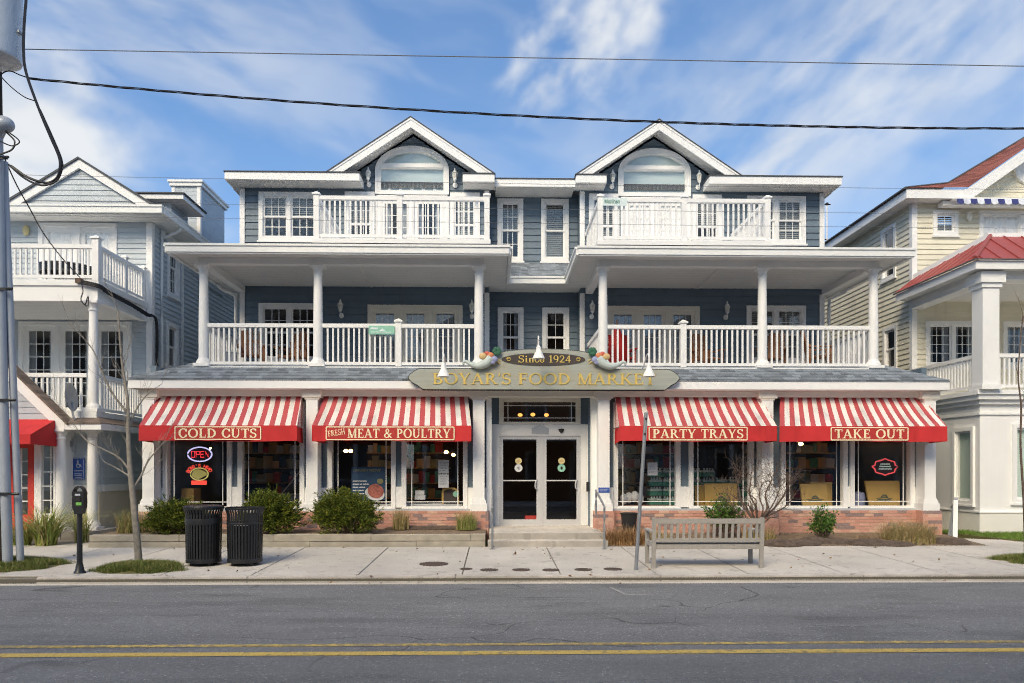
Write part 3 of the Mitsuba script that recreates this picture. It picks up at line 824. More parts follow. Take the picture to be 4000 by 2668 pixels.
# -- upper walls, windows
BX = [(-6.48, -0.17), (2.18, 8.49)]
for s in (0, 1):
    x0, x1 = BX[s]
    gx = -3.10 + CX if False else (-2.10 if s == 0 else 4.08)
    # third floor: the wall runs up into the gable
    wins = []
    o3 = (0, 19.0, 0)
    wins.append(window(B, *mir(-6.02, -4.50, s), 7.42, 8.66, o3, units=2, grid=(3, 2), back='half_blind' if s == 0 else 'blind'))
    wins.append(window(B, *mir(-3.84, -3.08, s), 7.05, 8.68, o3, grid=(3, 2), back='half_blind'))
    wins.append(window(B, *mir(-1.16, -0.40, s), 7.05, 8.68, o3, grid=(3, 2), back='blind'))
    wins.append(window(B, *mir(-3.03, -1.22, s), 6.68, 8.60, o3, units=2, grid=(3, 5), hung=False, back='white_curtain' if s else 'side_curtain', name='french_door', sash=0.10))
    ax = (-2.125 if s == 0 else 4.085)
    arch = lambda r, g: unary_union([sbox(ax - .91 + r, 8.62 + g, ax + .91 - r, 9.22), affinity.scale(Point(0, 0).buffer(1, 32), .91 - r, .60 - r).intersection(sbox(-2, 0, 2, 2)).buffer(0)]) if False else unary_union([sbox(ax - .91 + r, 8.62 + g, ax + .91 - r, 9.22), affinity.translate(affinity.scale(Point(0, 0).buffer(1, 32), .91 - r, .60 - r), ax, 9.22).intersection(sbox(ax - 2, 9.2, ax + 2, 11))])  # noqa: E731
    A = obj('arch_window', ext(arch(0, 0).difference(unary_union([arch(.115, .10).intersection(sbox(-20, 8, 20, 9.28)), arch(.115, .10).intersection(sbox(-20, 9.41, 20, 11))])), 18.94, 19.05), 'white_paint', B)
    obj('bead', ext(arch(-.03, 0).difference(arch(.03, -.1)), 18.92, 18.939), 'white_paint', A)
    obj('transom_bar', box(ax - .79, ax + .79, 18.92, 18.939, 9.30, 9.40), 'white_paint', A)
    for lo, hi in ((8, 9.28), (9.41, 11)):
        g = arch(.115, .10).intersection(sbox(-20, lo, 20, hi))
        xy = np.array(g.exterior.coords)[:-1]
        tri = trimesh.creation.triangulate_polygon(g, engine='earcut')
        obj('pane', (np.column_stack([tri[0][:, 0], 19.0 + 0 * tri[0][:, 0], tri[0][:, 1]]), np.asarray(tri[1])), 'clear_glass', A)
    obj('shade', ext(arch(.09, .06), 19.055, 19.065), 'teal_backing', A)  # added panel: pale room and reflected sky, put into its teal colour
    wins.append(arch(.05, .05))
    # the wall below the gable and the gable itself
    top = Polygon([(x0, 6.35), (x1, 6.35), (x1, 8.78), (gx + 2.0, 8.78), (gx, 10.12), (gx - 2.0, 8.78), (x0, 8.78)])
    siding(B, top, wins, (0, 19.0, 0), (1, 0), 0.17, 'blue_siding', 6.35, name='upper_wall')
    # second floor, under the porch
    wins = [window(B, *mir(-6.02, -4.48, s), 4.35, 5.83, o3, units=2, grid=(3, 2), back='dark' if s == 0 else 'blind'),
            window(B, *mir(-3.26, -0.84, s), 3.92, 5.80, o3, units=3, grid=(3, 5), hung=False, back='curtain', name='patio_door', sash=0.11, frame='ivory_paint')]
    siding(B, sbox(x0, 3.85, x1, 6.30), wins, (0, 19.0, 0), (1, 0), 0.17, 'blue_siding', 3.85, name='porch_wall')
    # corner boards
    for xx in (x0, x1):
        i = -1 if xx == x0 else 1
        c0, c1 = sorted((xx - i * .11, xx + i * .015))
        obj('corner_board', box(c0, c1, 18.955, 18.975, 6.64, 8.74), 'white_paint', B)
        obj('corner_board', box(c0, c1, 18.955, 18.975, 3.87, 6.12), 'white_paint', B)
    # returns of the recessed middle bay
    xr = -0.17 if s == 0 else 2.18
    obj('return_wall', box(min(xr, xr + (-.1 if s == 0 else .1)), max(xr, xr + (-.1 if s == 0 else .1)), 19.12, 19.6, 3.85, 8.8), 'blue_siding', B)
    # porch: floor is shared; columns, rails, beam, ceiling, eave
    cols = (-6.44, -3.93, -0.37) if s == 0 else (2.40, 5.99, 8.51)
    for x in cols:
        round_column(B, x, 16.5, 3.87, 6.13)
    e0, e1 = cols[0], cols[-1]
    nx = -2.15 if s == 0 else 4.20
    stops = sorted([cols[0] + .1, cols[1] - .1, cols[1] + .1, nx - .06, nx + .06, cols[2] - .1])
    stops = sorted([cols[0] + .1, cols[1] - .1]) + [cols[1] + .1, nx - .06, nx + .06, cols[2] - .1] if s == 0 else [cols[0] + .1, nx - .06, nx + .06, cols[1] - .1, cols[1] + .1, cols[2] - .1]
    for a, b in zip(stops[::2], stops[1::2]):
        rail(B, (a, 16.5), (b, 16.5), 3.87, 4.83)
    newel(B, nx, 16.5, 3.84, 4.87)
    for x in (e0, e1):
        rail(B, (x, 16.62), (x, 18.93), 3.87, 4.83)
    bm = obj('porch_beam', box(e0 - .09, e1 + .09, 16.41, 16.59, 6.13, 6.262), 'white_paint', B)
    for x in (e0, e1):
        obj('side_beam', box(x - .09, x + .09, 16.592, 18.94, 6.10, 6.262), 'white_paint', bm)
    r0, r1 = (-6.98, 0.275) if s == 0 else (1.80, 9.07)
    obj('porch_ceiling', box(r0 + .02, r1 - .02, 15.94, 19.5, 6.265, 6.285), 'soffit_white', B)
    obj('ceiling_batten', box((e0 + e1) / 2 + (.25 if s == 0 else -.25) - .03, (e0 + e1) / 2 + (.25 if s == 0 else -.25) + .03, 16.6, 18.95, 6.245, 6.264), 'soffit_white', B)
    er = obj('porch_roof', box(r0, r1, 15.92, 19.0, 6.29, 6.41), 'gutter_white', B)
    obj('gutter', cat(box(r0 - .02, r1 + .02, 15.86, 15.918, 6.23, 6.36), box(r0 - .04, r1 + .04, 15.83, 15.918, 6.36, 6.405), box(r0, r1, 15.89, 15.9185, 6.20, 6.23)), 'gutter_white', er)
    for x, i in ((r0, -1), (r1, 1)):
        c0, c1 = sorted((x + i * .002, x + i * .06))
        ye = 18.5 if (s == 0) == (i == 1) else 21.0
        obj('gutter', cat(box(c0, c1, 15.925, ye, 6.23, 6.36), box(*sorted((x + i * .002, x + i * .09)), 15.925, ye, 6.36, 6.405)), 'gutter_white', er)
        if ye > 20:
            obj('soffit', box(*sorted((x - i * .02, x - i * .56)), 19.02, 21, 6.26, 6.28), 'soffit_white', er)
    obj('roof_deck', slab([r0 + .1, 15.95, 6.42], [r1 - .1, 15.95, 6.42], [r1 - .1, 19, 6.62], [r0 + .1, 19, 6.62], .1), 'dark_roof_edge', er)
    # balcony on the porch roof
    b0, b1 = (-3.96, -0.19) if s == 0 else (2.34, 6.10)
    bal = obj('balcony', box(b0 - .08, b1 + .08, 16.40, 18.93, 6.60, 6.70), 'white_paint', B)
    bx = (b0 + b1) / 2 + (-.05 if s == 0 else 0.0)
    for x in (b0, bx, b1):
        newel(B, x, 16.5, 6.66, 7.68, .12)
    rail(B, (b0 + .06, 16.5), (bx - .06, 16.5), 6.70, 7.66)
    rail(B, (bx + .06, 16.5), (b1 - .06, 16.5), 6.70, 7.66)
    for x in (b0, b1):
        rail(B, (x, 16.56), (x, 18.93), 6.70, 7.66)
    # main eave and gable
    m1 = (-6.66, -3.37) if s == 0 else (5.36, 8.68)
    m2 = (-0.80, -0.03) if s == 0 else (2.02, 2.76)
    for a, b in (m1, m2):
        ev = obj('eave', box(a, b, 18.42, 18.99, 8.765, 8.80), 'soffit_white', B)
        obj('fascia', box(a, b, 18.385, 18.418, 8.745, 8.93), 'white_paint', ev)
        obj('end_board', box(a - .012, a, 18.40, 18.99, 8.75, 8.925), 'white_paint', ev)
        obj('end_board', box(b, b + .012, 18.40, 18.99, 8.75, 8.925), 'white_paint', ev)
        obj('roof_edge', box(a - .03, b + .03, 18.36, 19.0, 8.932, 8.958), 'dark_roof_edge', ev)
    sx = m1[0] if s == 0 else m1[1]
    i = -1 if s == 0 else 1
    obj('side_eave', cat(box(*sorted((sx, sx - i * .17)), 19.0, 27, 8.765, 8.80), box(*sorted((sx, sx + i * .03)), 19.0, 27, 8.75, 8.93)), 'white_paint', B)
    gab = obj('gable', ext(Polygon([(gx - 2.06, 8.94), (gx, 10.32), (gx + 2.06, 8.94), (gx + 1.70, 8.94), (gx, 10.075), (gx - 1.70, 8.94)]), 18.385, 18.425), 'white_paint', B)
    obj('rake_soffit', ext(Polygon([(gx - 2.0, 8.90), (gx, 10.24), (gx + 2.0, 8.90), (gx + 1.93, 8.90), (gx, 10.19), (gx - 1.93, 8.90)]), 18.426, 19.0), 'soffit_white', gab)
    obj('roof', cat(ext(Polygon([(gx - 2.10, 8.94), (gx, 10.345), (gx + 2.10, 8.94), (gx + 2.06, 8.935), (gx, 10.315), (gx - 2.06, 8.935)]), 18.35, 25)), 'dark_roof_edge', gab)
    obj('rake_trim', ext(Polygon([(gx - 2.075, 8.94), (gx, 10.332), (gx + 2.075, 8.94), (gx + 1.98, 8.94), (gx, 10.262), (gx - 1.98, 8.94)]), 18.365, 18.384), 'white_paint', gab)

obj('roof', cat(slab([-6.69, 19.0, 8.95], [8.71, 19.0, 8.95], [8.71, 27, 9.2], [-6.69, 27, 9.2], .15)), 'dark_roof_edge', B)

# -- middle bay
cw = [window(B, .05, .73, 7.07, 8.72, (0, 19.5, 0), grid=(3, 2), back='half_blind'), window(B, 1.20, 1.93, 7.07, 8.72, (0, 19.5, 0), grid=None, back='blind'),
      window(B, .06, .74, 4.30, 5.86, (0, 19.5, 0), grid=(2, 2), back='white_curtain' if False else 'side_curtain'), window(B, 1.23, 1.94, 4.30, 5.86, (0, 19.5, 0), grid=(2, 2), back='dark')]
siding(B, sbox(-.16, 3.85, 2.17, 8.9), cw, (0, 19.5, 0), (1, 0), .17, 'blue_siding', 3.85, name='middle_wall')
me = obj('eave', box(.0, 2.0, 18.72, 19.49, 8.765, 8.80), 'soffit_white', B)
obj('fascia', box(-.012, 2.008, 18.685, 18.718, 8.745, 8.93), 'white_paint', me)
obj('roof_edge', box(-.012, 2.008, 18.66, 19.0, 8.932, 8.956), 'dark_roof_edge', me)
mr = obj('middle_roof', slab([.30, 18.46, 6.42], [1.78, 18.46, 6.42], [2.16, 19.46, 7.02], [-.15, 19.46, 7.02], .04), 'gray_shingle', B)
for i in range(8):
    a, b = i / 8, (i + 1) / 8
    obj('shingle_course', slab([.24 - .3 * a, 18.46 + a, 6.42 + .6 * a + .018], [1.84 + .3 * a, 18.46 + a, 6.42 + .6 * a + .018], [1.84 + .3 * b, 18.46 + b, 6.42 + .6 * b + .008], [.24 - .3 * b, 18.46 + b, 6.42 + .6 * b + .008], .012), 'gray_shingle', mr)
obj('gutter', cat(box(.34, 1.735, 18.40, 18.455, 6.23, 6.36), box(.366, 1.708, 18.37, 18.455, 6.36, 6.405)), 'gutter_white', mr)
obj('soffit', box(.26, 1.82, 18.456, 19.48, 6.262, 6.28), 'soffit_white', mr)
# porch floor with its edge board; downpipes; vent
dk = obj('porch_deck', box(-6.62, 8.68, 16.40, 19.49, 3.70, 3.862), 'gray_trim', B)
obj('edge_board', box(-6.63, 8.69, 16.365, 16.398, 3.78, 3.868), 'gutter_white', dk)
dp = obj('downpipe', tube(bez([[-6.9, 18.6, 6.2], [-6.86, 18.75, 6.12], [-6.62, 18.86, 6.02], [-6.58, 18.9, 5.9], [-6.58, 18.9, 4.2], [-6.58, 18.9, 3.95]], 6), .042, 8), 'gutter_white', B, smooth=True)
obj('downpipe', tube(bez([[8.95, 18.6, 6.2], [8.9, 18.75, 6.12], [8.68, 18.86, 6.02], [8.6, 18.9, 5.9], [8.6, 18.9, 4.2], [8.6, 18.9, 3.95]], 6), .042, 8), 'gutter_white', B, smooth=True)
obj('vent_pipe', tube([[-5.62, 19.4, 8.9], [-5.62, 19.4, 9.32]], .055, 10), 'black_plastic', B)

# ------------------------------------------------------------------ wall lanterns


def lantern(x, y, z, where, label):
    t = thing('wall_lantern', label, 'lamp', 'white wall lanterns of the blue building')
    obj('wall_plate', put(lathe([(0, 0), (.06, 0), (.075, .02), (.05, .05), (0, .06)], 0, 0, 14), (0, 0, 0)) if False else ball([x, y - .02, z], [.062, .03, .07], 2), 'lamp_white', t, smooth=True)
    obj('arm', tube(bez([[x, y - .04, z - 0.008], [x, y - .12, z - 0.048], [x, y - .17, z + 0.016], [x, y - .16, z + 0.072]], 5), .014, 6), 'lamp_white', t, smooth=True)
    yy = y - .16
    obj('lantern_base', lathe([(.016, z + 0.064), (.040, z + 0.080), (.044, z + 0.104), (.036, z + 0.112)], x, yy, 6), 'lamp_white', t)
    obj('glass_body', lathe([(.036, z + 0.112), (.060, z + 0.248)], x, yy, 6), 'bulb_glass', t)
    bars = [tube([[x + .038 * math.cos(q), yy + .038 * math.sin(q), z + 0.108], [x + .063 * math.cos(q), yy + .063 * math.sin(q), z + 0.252]], .007, 4) for q in np.arange(6) * math.pi / 3]
    obj('cage', cat(*bars), 'lamp_white', t)
    obj('cap', lathe([(.076, z + 0.248), (.068, z + 0.264), (.03, z + 0.320), (.016, z + 0.352), (.012, z + 0.360), (.018, z + 0.376), (0, z + 0.392)], x, yy, 6), 'lamp_white', t)


for x, y, z, w in ((-3.22, 18.97, 8.86, 'left of the left arched gable window'), (-1.03, 18.97, 8.86, 'right of the left arched gable window'), (2.99, 18.97, 8.86, 'left of the right arched gable window'), (5.21, 18.97, 8.86, 'right of the right arched gable window'),
                   (-3.92, 18.97, 5.52, 'on the left porch wall, beside the second column from the left'), (-0.60, 18.97, 5.52, 'on the left porch wall, half hidden by the inner column'), (2.47, 18.97, 5.52, 'on the right porch wall beside its inner column'), (5.93, 18.97, 5.52, 'on the right porch wall between door and window')):
    lantern(x, y, z, w, f'white lantern {w}')

# ------------------------------------------------------------------ entrance steps, hand rails, edging
t = thing('entrance_steps', 'worn concrete landing and step in front of the double glass doors', 'steps')
obj('landing', box(-.13, 2.20, 14.95, 17.0, -.1, .318), 'kerb_concrete', t)
obj('tread', box(-.15, 2.22, 14.55, 14.948, -.1, .195), 'kerb_concrete', t)
for x, lab in ((-.06, 'left'), (2.10, 'right')):
    t = thing('handrail', f'grey steel handrail on the {lab} side of the entrance steps', 'handrail')
    obj('top_rail', tube(bez([[x, 14.25, .09], [x, 14.25, .80], [x, 14.30, .90], [x, 15.34, 1.14], [x, 15.42, 1.12], [x, 15.42, .70], [x, 15.42, .318]], 7), .021, 8), 'galvanised', t, smooth=True)
    obj('foot_plate', cat(box(x - .05, x + .05, 15.37, 15.47, .318, .326), box(x - .05, x + .05, 14.20, 14.30, .072, .082)), 'galvanised', t)
t = thing('retaining_edge', 'low pale stone edging of two courses in front of the evergreen shrubs', 'retaining wall')
for r in range(2):
    x = -7.95 + (.0 if r == 0 else -.25)
    while x < -.22:
        L = 1.75 + .5 * rng.random()
        a, b = max(x, -7.95), min(x + L, -.2)
        if b - a > .08:
            obj('stone_block', box(a + .004, b - .004, 14.64 + .03 * r + .012 * rng.random(), 14.86, .06 + .135 * r, .06 + .135 * (r + 1) - .006 - .012 * rng.random()), 'stone_edging', t)
        x += L

# ------------------------------------------------------------------ awnings over the shop windows


def awning(t0, t1, x0, x1, label, text, px0, px1, small=None):
    a = thing('awning', label, 'awning', None)
    nu, nv = 60, 10
    P, UV = [], []
    for i in range(nv):
        v = i / (nv - 1)
        for j in range(nu):
            u = j / (nu - 1)
            x = (t0 + (t1 - t0) * u) * (1 - v) + (x0 + (x1 - x0) * u) * v
            s = 0.022 * math.sin(math.pi * v) * (1 + 0.5 * math.sin(u * 3 * math.pi) ** 2)
            k = 0.010 * math.sin(9.0 * u + 5 * v + x0) * math.sin(math.pi * v) + 0.007 * math.sin(31 * u - 7 * v + 2 * x0) * v * (1 - v) * 4
            P.append((x, 16.42 - .95 * v + s * .5 + k, 3.30 - .785 * v - s + k))
            UV.append((u * (x1 - x0), v))
    F = [q for i in range(nv - 1) for j in range(nu - 1) for k in [i * nu + j] for q in ((k, k + 1, k + nu + 1), (k, k + nu + 1, k + nu))]
    obj('canopy', (np.array(P), np.array(F)), 'striped_canvas', a, smooth=True, uv=np.array(UV))
    for tx, xx in ((t0, x0), (t1, x1)):
        n = 8
        P, UV, F = [], [], []
        for j in range(n + 1):
            s = j / n
            P += [(tx + (xx - tx) * (1 - s), 15.47 + .95 * s, 2.515), (tx + (xx - tx) * (1 - s), 15.47 + .95 * s, 2.515 + .78 * s)]
            UV += [(s * .95, 0), (s * .95, 1)]
        F = [q for j in range(n) for q in ((2 * j, 2 * j + 2, 2 * j + 3), (2 * j, 2 * j + 3, 2 * j + 1))]
        obj('end_panel', (np.array(P), np.array(F)), 'striped_canvas', a, uv=np.array(UV))
    n = 40
    xs = np.linspace(x0, x1, n)
    yy = 15.470 + 0.008 * np.sin(xs * 5.3 + x0) + .006 * np.sin(xs * 13) + .02 * np.clip(np.abs(xs - (x0 + x1) / 2) / (x1 - x0) * 2 - .7, 0, 1) * np.sin(xs * 17)
    P = np.vstack([np.column_stack([xs, xs * 0 + 15.468, xs * 0 + 2.52]), np.column_stack([xs, yy, xs * 0 + 2.36]), np.column_stack([xs, yy * 2 - 15.468, 2.195 + 0.010 * np.sin(xs * 2.1 + x0 * 3)])])
    F = [q for r in range(2) for j in range(n - 1) for k in [r * n + j] for q in ((k, k + 1, k + n + 1), (k, k + n + 1, k + n))]
    va = obj('valance', (P, np.array(F)), 'red_canvas', a, smooth=True)
    for tx, xx in ((t0, x0), (t1, x1)):
        obj('side_valance', quad([xx, 15.468, 2.20], [tx + (xx - tx) * .1, 16.42, 2.17], [tx, 16.42, 2.517], [xx, 15.468, 2.517]), 'red_canvas', a)
    obj('frame_bar', cat(tube([[x0 + .01, 15.49, 2.505], [x1 - .01, 15.49, 2.505]], .013, 6), *[tube([[x, 15.49, 2.505], [x, 16.42, 2.505]], .012, 6) for x in (x0 + .012, x1 - .012)]), 'galvanised', a)
    panel = sbox(px0, 2.215, px1, 2.50).buffer(-.03).buffer(.03)
    pn = obj('sign_panel', ext(panel, 15.448, 15.452), 'red_panel', a)
    obj('border', ext(panel.difference(panel.buffer(-.022)), 15.444, 15.4475), 'cream_letter', pn)
    lx = px0 + .085
    if small:
        for c, g in lettering(small, .12, .36):
            g = affinity.rotate(g, 9, origin=(0, 0))
            obj('letter', ext(affinity.translate(g, lx - .03, 2.285), 15.444, 15.4475), 'cream_letter', pn)
        lx += .37
    for c, g in lettering(text, .19, px1 - .075 - lx, K=.20, k=.10):
        obj('letter', ext(affinity.translate(g, lx, 2.262), 15.444, 15.4475), 'cream_letter', pn)


awning(-7.38, -4.25, -7.365, -4.12, 'red and white striped awning lettered COLD CUTS, the one farthest left', 'COLD CUTS', -6.63, -4.85)
awning(-3.74, -.62, -3.81, -.505, 'red and white striped awning lettered FRESH MEAT & POULTRY, left of the entrance', 'MEAT & POULTRY', -3.52, -.85, small='FRESH')
awning(2.66, 5.88, 2.60, 5.93, 'red and white striped awning lettered PARTY TRAYS, right of the entrance', 'PARTY TRAYS', 3.21, 5.30)
awning(6.37, 9.54, 5.985, 9.56, 'red and white striped awning lettered TAKE OUT, the one farthest right', 'TAKE OUT', 7.06, 8.72)

# ------------------------------------------------------------------ carved sign above the entrance
SG = thing('shop_sign', "weathered grey wooden signboard with gilt letters BOYAR'S FOOD MARKET above the entrance", 'sign')
c = 1.04
half = [(0, 3.30), (2.42, 3.30), (2.58, 3.31), (2.70, 3.40), (2.80, 3.45), (2.88, 3.54), (2.86, 3.60), (2.76, 3.68), (2.66, 3.73), (1.36, 3.74), (1.26, 3.80), (1.22, 3.92), (1.10, 4.04), (.80, 4.11), (.4, 4.15), (0, 4.16)]
outline = Polygon([(c + x, z) for x, z in half] + [(c - x, z) for x, z in half[::-1]]).buffer(.012).buffer(-.012)
obj('board', ext(outline, 15.71, 15.79), 'sign_wood', SG)
obj('edge', ext(outline.buffer(.018), 15.735, 15.80), 'sign_edge', SG)
obj('lower_moulding', box(c - 2.5, c + 2.5, 15.69, 15.709, 3.305, 3.335), 'sign_wood', SG)
for (ch, g), i in zip(lettering("BOYAR'S FOOD MARKET", .235, 4.75, K=.17, k=.085), range(99)):
    L3 = obj('letter', ext(affinity.translate(g, -1.325, 3.41), 15.692, 15.712), 'gold_leaf', SG)
oval = affinity.translate(affinity.scale(Point(0, 0).buffer(1, 32), .89, .135), c - .02, 3.94)
obj('oval_panel', ext(oval, 15.698, 15.712), 'dark_brown', SG)
for ch, g in lettering('Since 1924', .15, 1.13):
    obj('letter', ext(affinity.translate(g, .49, 3.875), 15.690, 15.699), 'gold_leaf', SG)
for i in (-1, 1):
    sp = bez([[c - .02 + i * (.74 + .05 * math.cos(q) * (1 - q / 14)), 15.693, 3.94 + .05 * math.sin(q) * (1 - q / 14)] for q in np.linspace(0, 9, 9)], 3)
    obj('scroll', tube(sp, .008, 5), 'gold_leaf', SG)
    obj('corner_flourish', cat(tube(bez([[c + i * .95, 15.70, 3.85], [c + i * 1.02, 15.695, 3.89], [c + i * 1.08, 15.70, 3.82]], 4), .012, 5), tube(bez([[c + i * .93, 15.70, 3.90], [c + i * 1.0, 15.695, 3.95], [c + i * 1.04, 15.70, 3.88]], 4), .009, 5)), 'gold_leaf', SG)
    h = obj('cornucopia', tube(bez([[c + i * 1.14, 15.64, 3.96], [c + i * 1.24, 15.63, 3.85], [c + i * 1.40, 15.63, 3.79], [c + i * 1.56, 15.64, 3.83], [c + i * 1.66, 15.65, 3.885], [c + i * 1.72, 15.655, 3.86], [c + i * 1.705, 15.655, 3.815]], 5),
                                  np.interp(np.linspace(0, 6, 31), range(7), [.10, .094, .074, .048, .034, .027, .020]), 12), 'horn_mint', SG, smooth=True)
    for nm, m, dx, dz, r in (('orange', 'fruit_orange', 1.15, 4.01, .075), ('melon', 'fruit_tan', 1.30, 3.99, .085), ('plum', 'fruit_blue', 1.07, 3.925, .08), ('apple', 'fruit_red', 1.22, 4.045, .058), ('grape', 'fruit_blue', 1.10, 3.87, .062), ('leaf', 'leaf_green', 1.01, 4.10, .07)):
        mm = ball([c + i * dx, 15.60, dz], [r, r * .55, r * .85], 2)
        if nm == 'leaf':
            mm = cat(*[ball([c + i * (dx + .05 * math.cos(q)), 15.62, dz + .05 * math.sin(q)], [.05, .02, .05], 1) for q in np.arange(0, 6.2, 1.05)])
        obj(nm, mm, m, h, smooth=True)
for x, zt, w in ((-1.06, 3.50, 'the left end of the carved signboard'), (.885, 3.875, 'the raised middle of the carved signboard'), (3.155, 3.515, 'the right end of the carved signboard')):
    t = thing('sign_lamp', f'white gooseneck lamp with conical shade in front of {w}', 'lamp')
    obj('shade', lathe([(.125, zt), (.122, zt + .02), (.10, zt + .07), (.062, zt + .15), (.05, zt + .20), (.052, zt + .24), (.03, zt + .25), (.022, zt + .28), (0, zt + .285)], x, 15.16, 20), 'lamp_white', t, smooth=40)
    obj('arm', tube(bez([[x, 15.16, zt + .27], [x, 15.15, zt + .40], [x, 15.22, zt + .47], [x, 15.40, zt + .46], [x, 15.70, zt + .30], [x, 15.85, zt + .24]], 6), .013, 8), 'lamp_white', t, smooth=True)
    obj('bulb', ball([x, 15.16, zt + .05], .045), 'bulb_glass', t, smooth=True)

# ------------------------------------------------------------------ behind the shop windows


def glow(r, g, b):
    return {'type': 'area', 'radiance': {'type': 'rgb', 'value': [r, g, b]}}


N1 = thing('neon_sign', 'lit oval neon sign reading OPEN in the far left shop window', 'neon sign')
th = np.linspace(0, 2 * np.pi, 41)
obj('backing', ext(affinity.translate(affinity.scale(Point(0, 0).buffer(1, 24), .25, .14), -6.578, 1.94), 16.66, 16.67), 'black_plastic', N1)
obj('oval_tube', tube(np.column_stack([-6.578 + .265 * np.cos(th), 16.63 + 0 * th, 1.94 + .158 * np.sin(th)]), .016, 6, False), 'lamp_white', N1, emitter=glow(.11, .11, .19))
LZ = {'O': [[(-.5, -.5), (.5, -.5), (.5, .5), (-.5, .5), (-.5, -.5)]], 'P': [[(-.5, -.6), (-.5, .5), (.5, .5), (.5, 0), (-.5, 0)]], 'E': [[(.5, .5), (-.5, .5), (-.5, -.5), (.5, -.5)], [(-.5, 0), (.3, 0)]], 'N': [[(-.5, -.5), (-.5, .5), (.5, -.5), (.5, .5)]]}
for i, chh in enumerate('OPEN'):
    obj('letter', cat(*[tube([[-6.578 - .153 + .102 * i + px_ * .072, 16.645, 1.94 + pz_ * .13] for px_, pz_ in s], .012, 6) for s in LZ[chh]]), 'red_paint', N1, emitter=glow(.26, .012, .016))
N2 = thing('neon_sign', 'lit red neon sign with a yellow oval below the OPEN sign', 'neon sign')
obj('oval_tube', tube(np.column_stack([-6.588 + .195 * np.cos(th), 16.63 + 0 * th, 1.50 + .135 * np.sin(th)]), .012, 6, False), 'yellow_lamp', N2, emitter=glow(.085, .075, .02))
head = affinity.translate(Polygon([(-.15, 0), (-.11, .08), (-.02, .10), (.08, .07), (.15, .03), (.16, -.02), (.10, -.04), (.05, -.07), (-.02, -.10), (-.09, -.08), (-.14, -.05)]).buffer(.012), -6.588, 1.50)
obj('emblem', ext(head, 16.62, 16.63), 'yellow_lamp', N2, emitter=glow(.028, .026, .003))
word = "BOAR'S HEAD"
for i, chh in enumerate(word):
    if chh == ' ':
        continue
    a = math.radians(158 - i * 136 / (len(word) - 1))
    m = meshkit.text_mesh(chh, .075, .006, bold=True)
    v = np.asarray(m.vertices)
    v = v - [v[:, 0].mean(), .035, 0]
    cs, sn = math.cos(a - math.pi / 2), math.sin(a - math.pi / 2)
    v = np.column_stack([-6.588 + .235 * math.cos(a) * 1.12 + v[:, 0] * cs - v[:, 1] * sn, 16.64 - v[:, 2], 1.50 + .185 * math.sin(a) + v[:, 0] * sn + v[:, 1] * cs])
    obj('letter', (v, np.asarray(m.faces)), 'red_paint', N2, emitter=glow(.20, .016, .010))
obj('name_bar', ext(sbox(-6.76, 1.27, -6.44, 1.345).buffer(.012), 16.64, 16.65), 'red_paint', N2, emitter=glow(.16, .014, .009))
N3 = thing('neon_sign', 'lit red scalloped neon frame in the far right shop window', 'neon sign')
pts = [(8.573, 1.67), (8.64, 1.70), (8.66, 1.78), (8.74, 1.80), (8.80, 1.815), (8.876, 1.85), (8.95, 1.815), (9.01, 1.80), (9.09, 1.78), (9.11, 1.70), (9.18, 1.67), (9.11, 1.61), (9.09, 1.54), (9.01, 1.515), (8.95, 1.505), (8.876, 1.47), (8.80, 1.505), (8.74, 1.515), (8.66, 1.54), (8.64, 1.61), (8.573, 1.67)]
obj('frame_tube', tube([[x, 16.68, z] for x, z in pts], .015, 6), 'red_paint', N3, emitter=glow(.15, .016, .018))
obj('backing', ext(Polygon(pts[:-1]).buffer(-.02), 16.70, 16.71), 'dark_brown', N3)
obj('text_tube', cat(*[box(8.73 + .02 * k, 9.03 - .02 * k, 16.68, 16.69, 1.60 + .055 * k, 1.63 + .055 * k) for k in range(3)]), 'poster_white', N3, emitter=glow(.03, .04, .032))
for x, y, z, r, lab in ((-4.42, 17.9, 2.20, .10, 'amber pendant lamp glowing at the top of the second shop window from the left'), (-3.72, 18.5, 2.06, .055, 'warm ceiling bulb, left one of the pair in the third window'), (-3.60, 18.5, 2.06, .055, 'warm ceiling bulb, right one of the pair in the third window'),
                        (-1.23, 18.5, 2.03, .055, 'warm bulb glowing in the window left of the entrance, higher of two'), (-1.05, 18.5, 1.965, .05, 'pale bulb glowing in the window left of the entrance, lower of two'), (7.695, 18.5, 2.245, .06, 'warm bulb under the awning lettered TAKE OUT, left one'),
                        (9.02, 18.5, 2.275, .05, 'warm bulb under the awning lettered TAKE OUT, right one'), (.62, 18.6, 2.97, .06, 'amber lamp glowing behind the transom, left of three'), (.94, 18.6, 2.98, .06, 'amber lamp glowing behind the transom, middle of three'), (1.28, 18.6, 2.97, .06, 'amber lamp glowing behind the transom, right of three'), (-7.02, 18.4, 2.12, .03, 'small dim bulb in the far left shop window beside the OPEN sign')):
    t = thing('pendant_lamp', lab, 'lamp')
    obj('bulb', ball([x, y, z], [r, r, r * .75], 2), 'yellow_lamp', t, smooth=True, emitter=(glow(.35, .15, .03) if z > 2.9 else glow(4.0, 2.0, .7)) if r < .09 else glow(.22, .14, .02))
    obj('cap', lathe([(r * .5, z + r * .7), (r * .4, z + r * 1.5), (.008, z + r * 1.6)], x, y, 10), 'black_plastic', t)
    obj('stem', tube([[x, y, z + r * 1.5], [x, y, 3.3]], .008, 5), 'black_plastic', t)
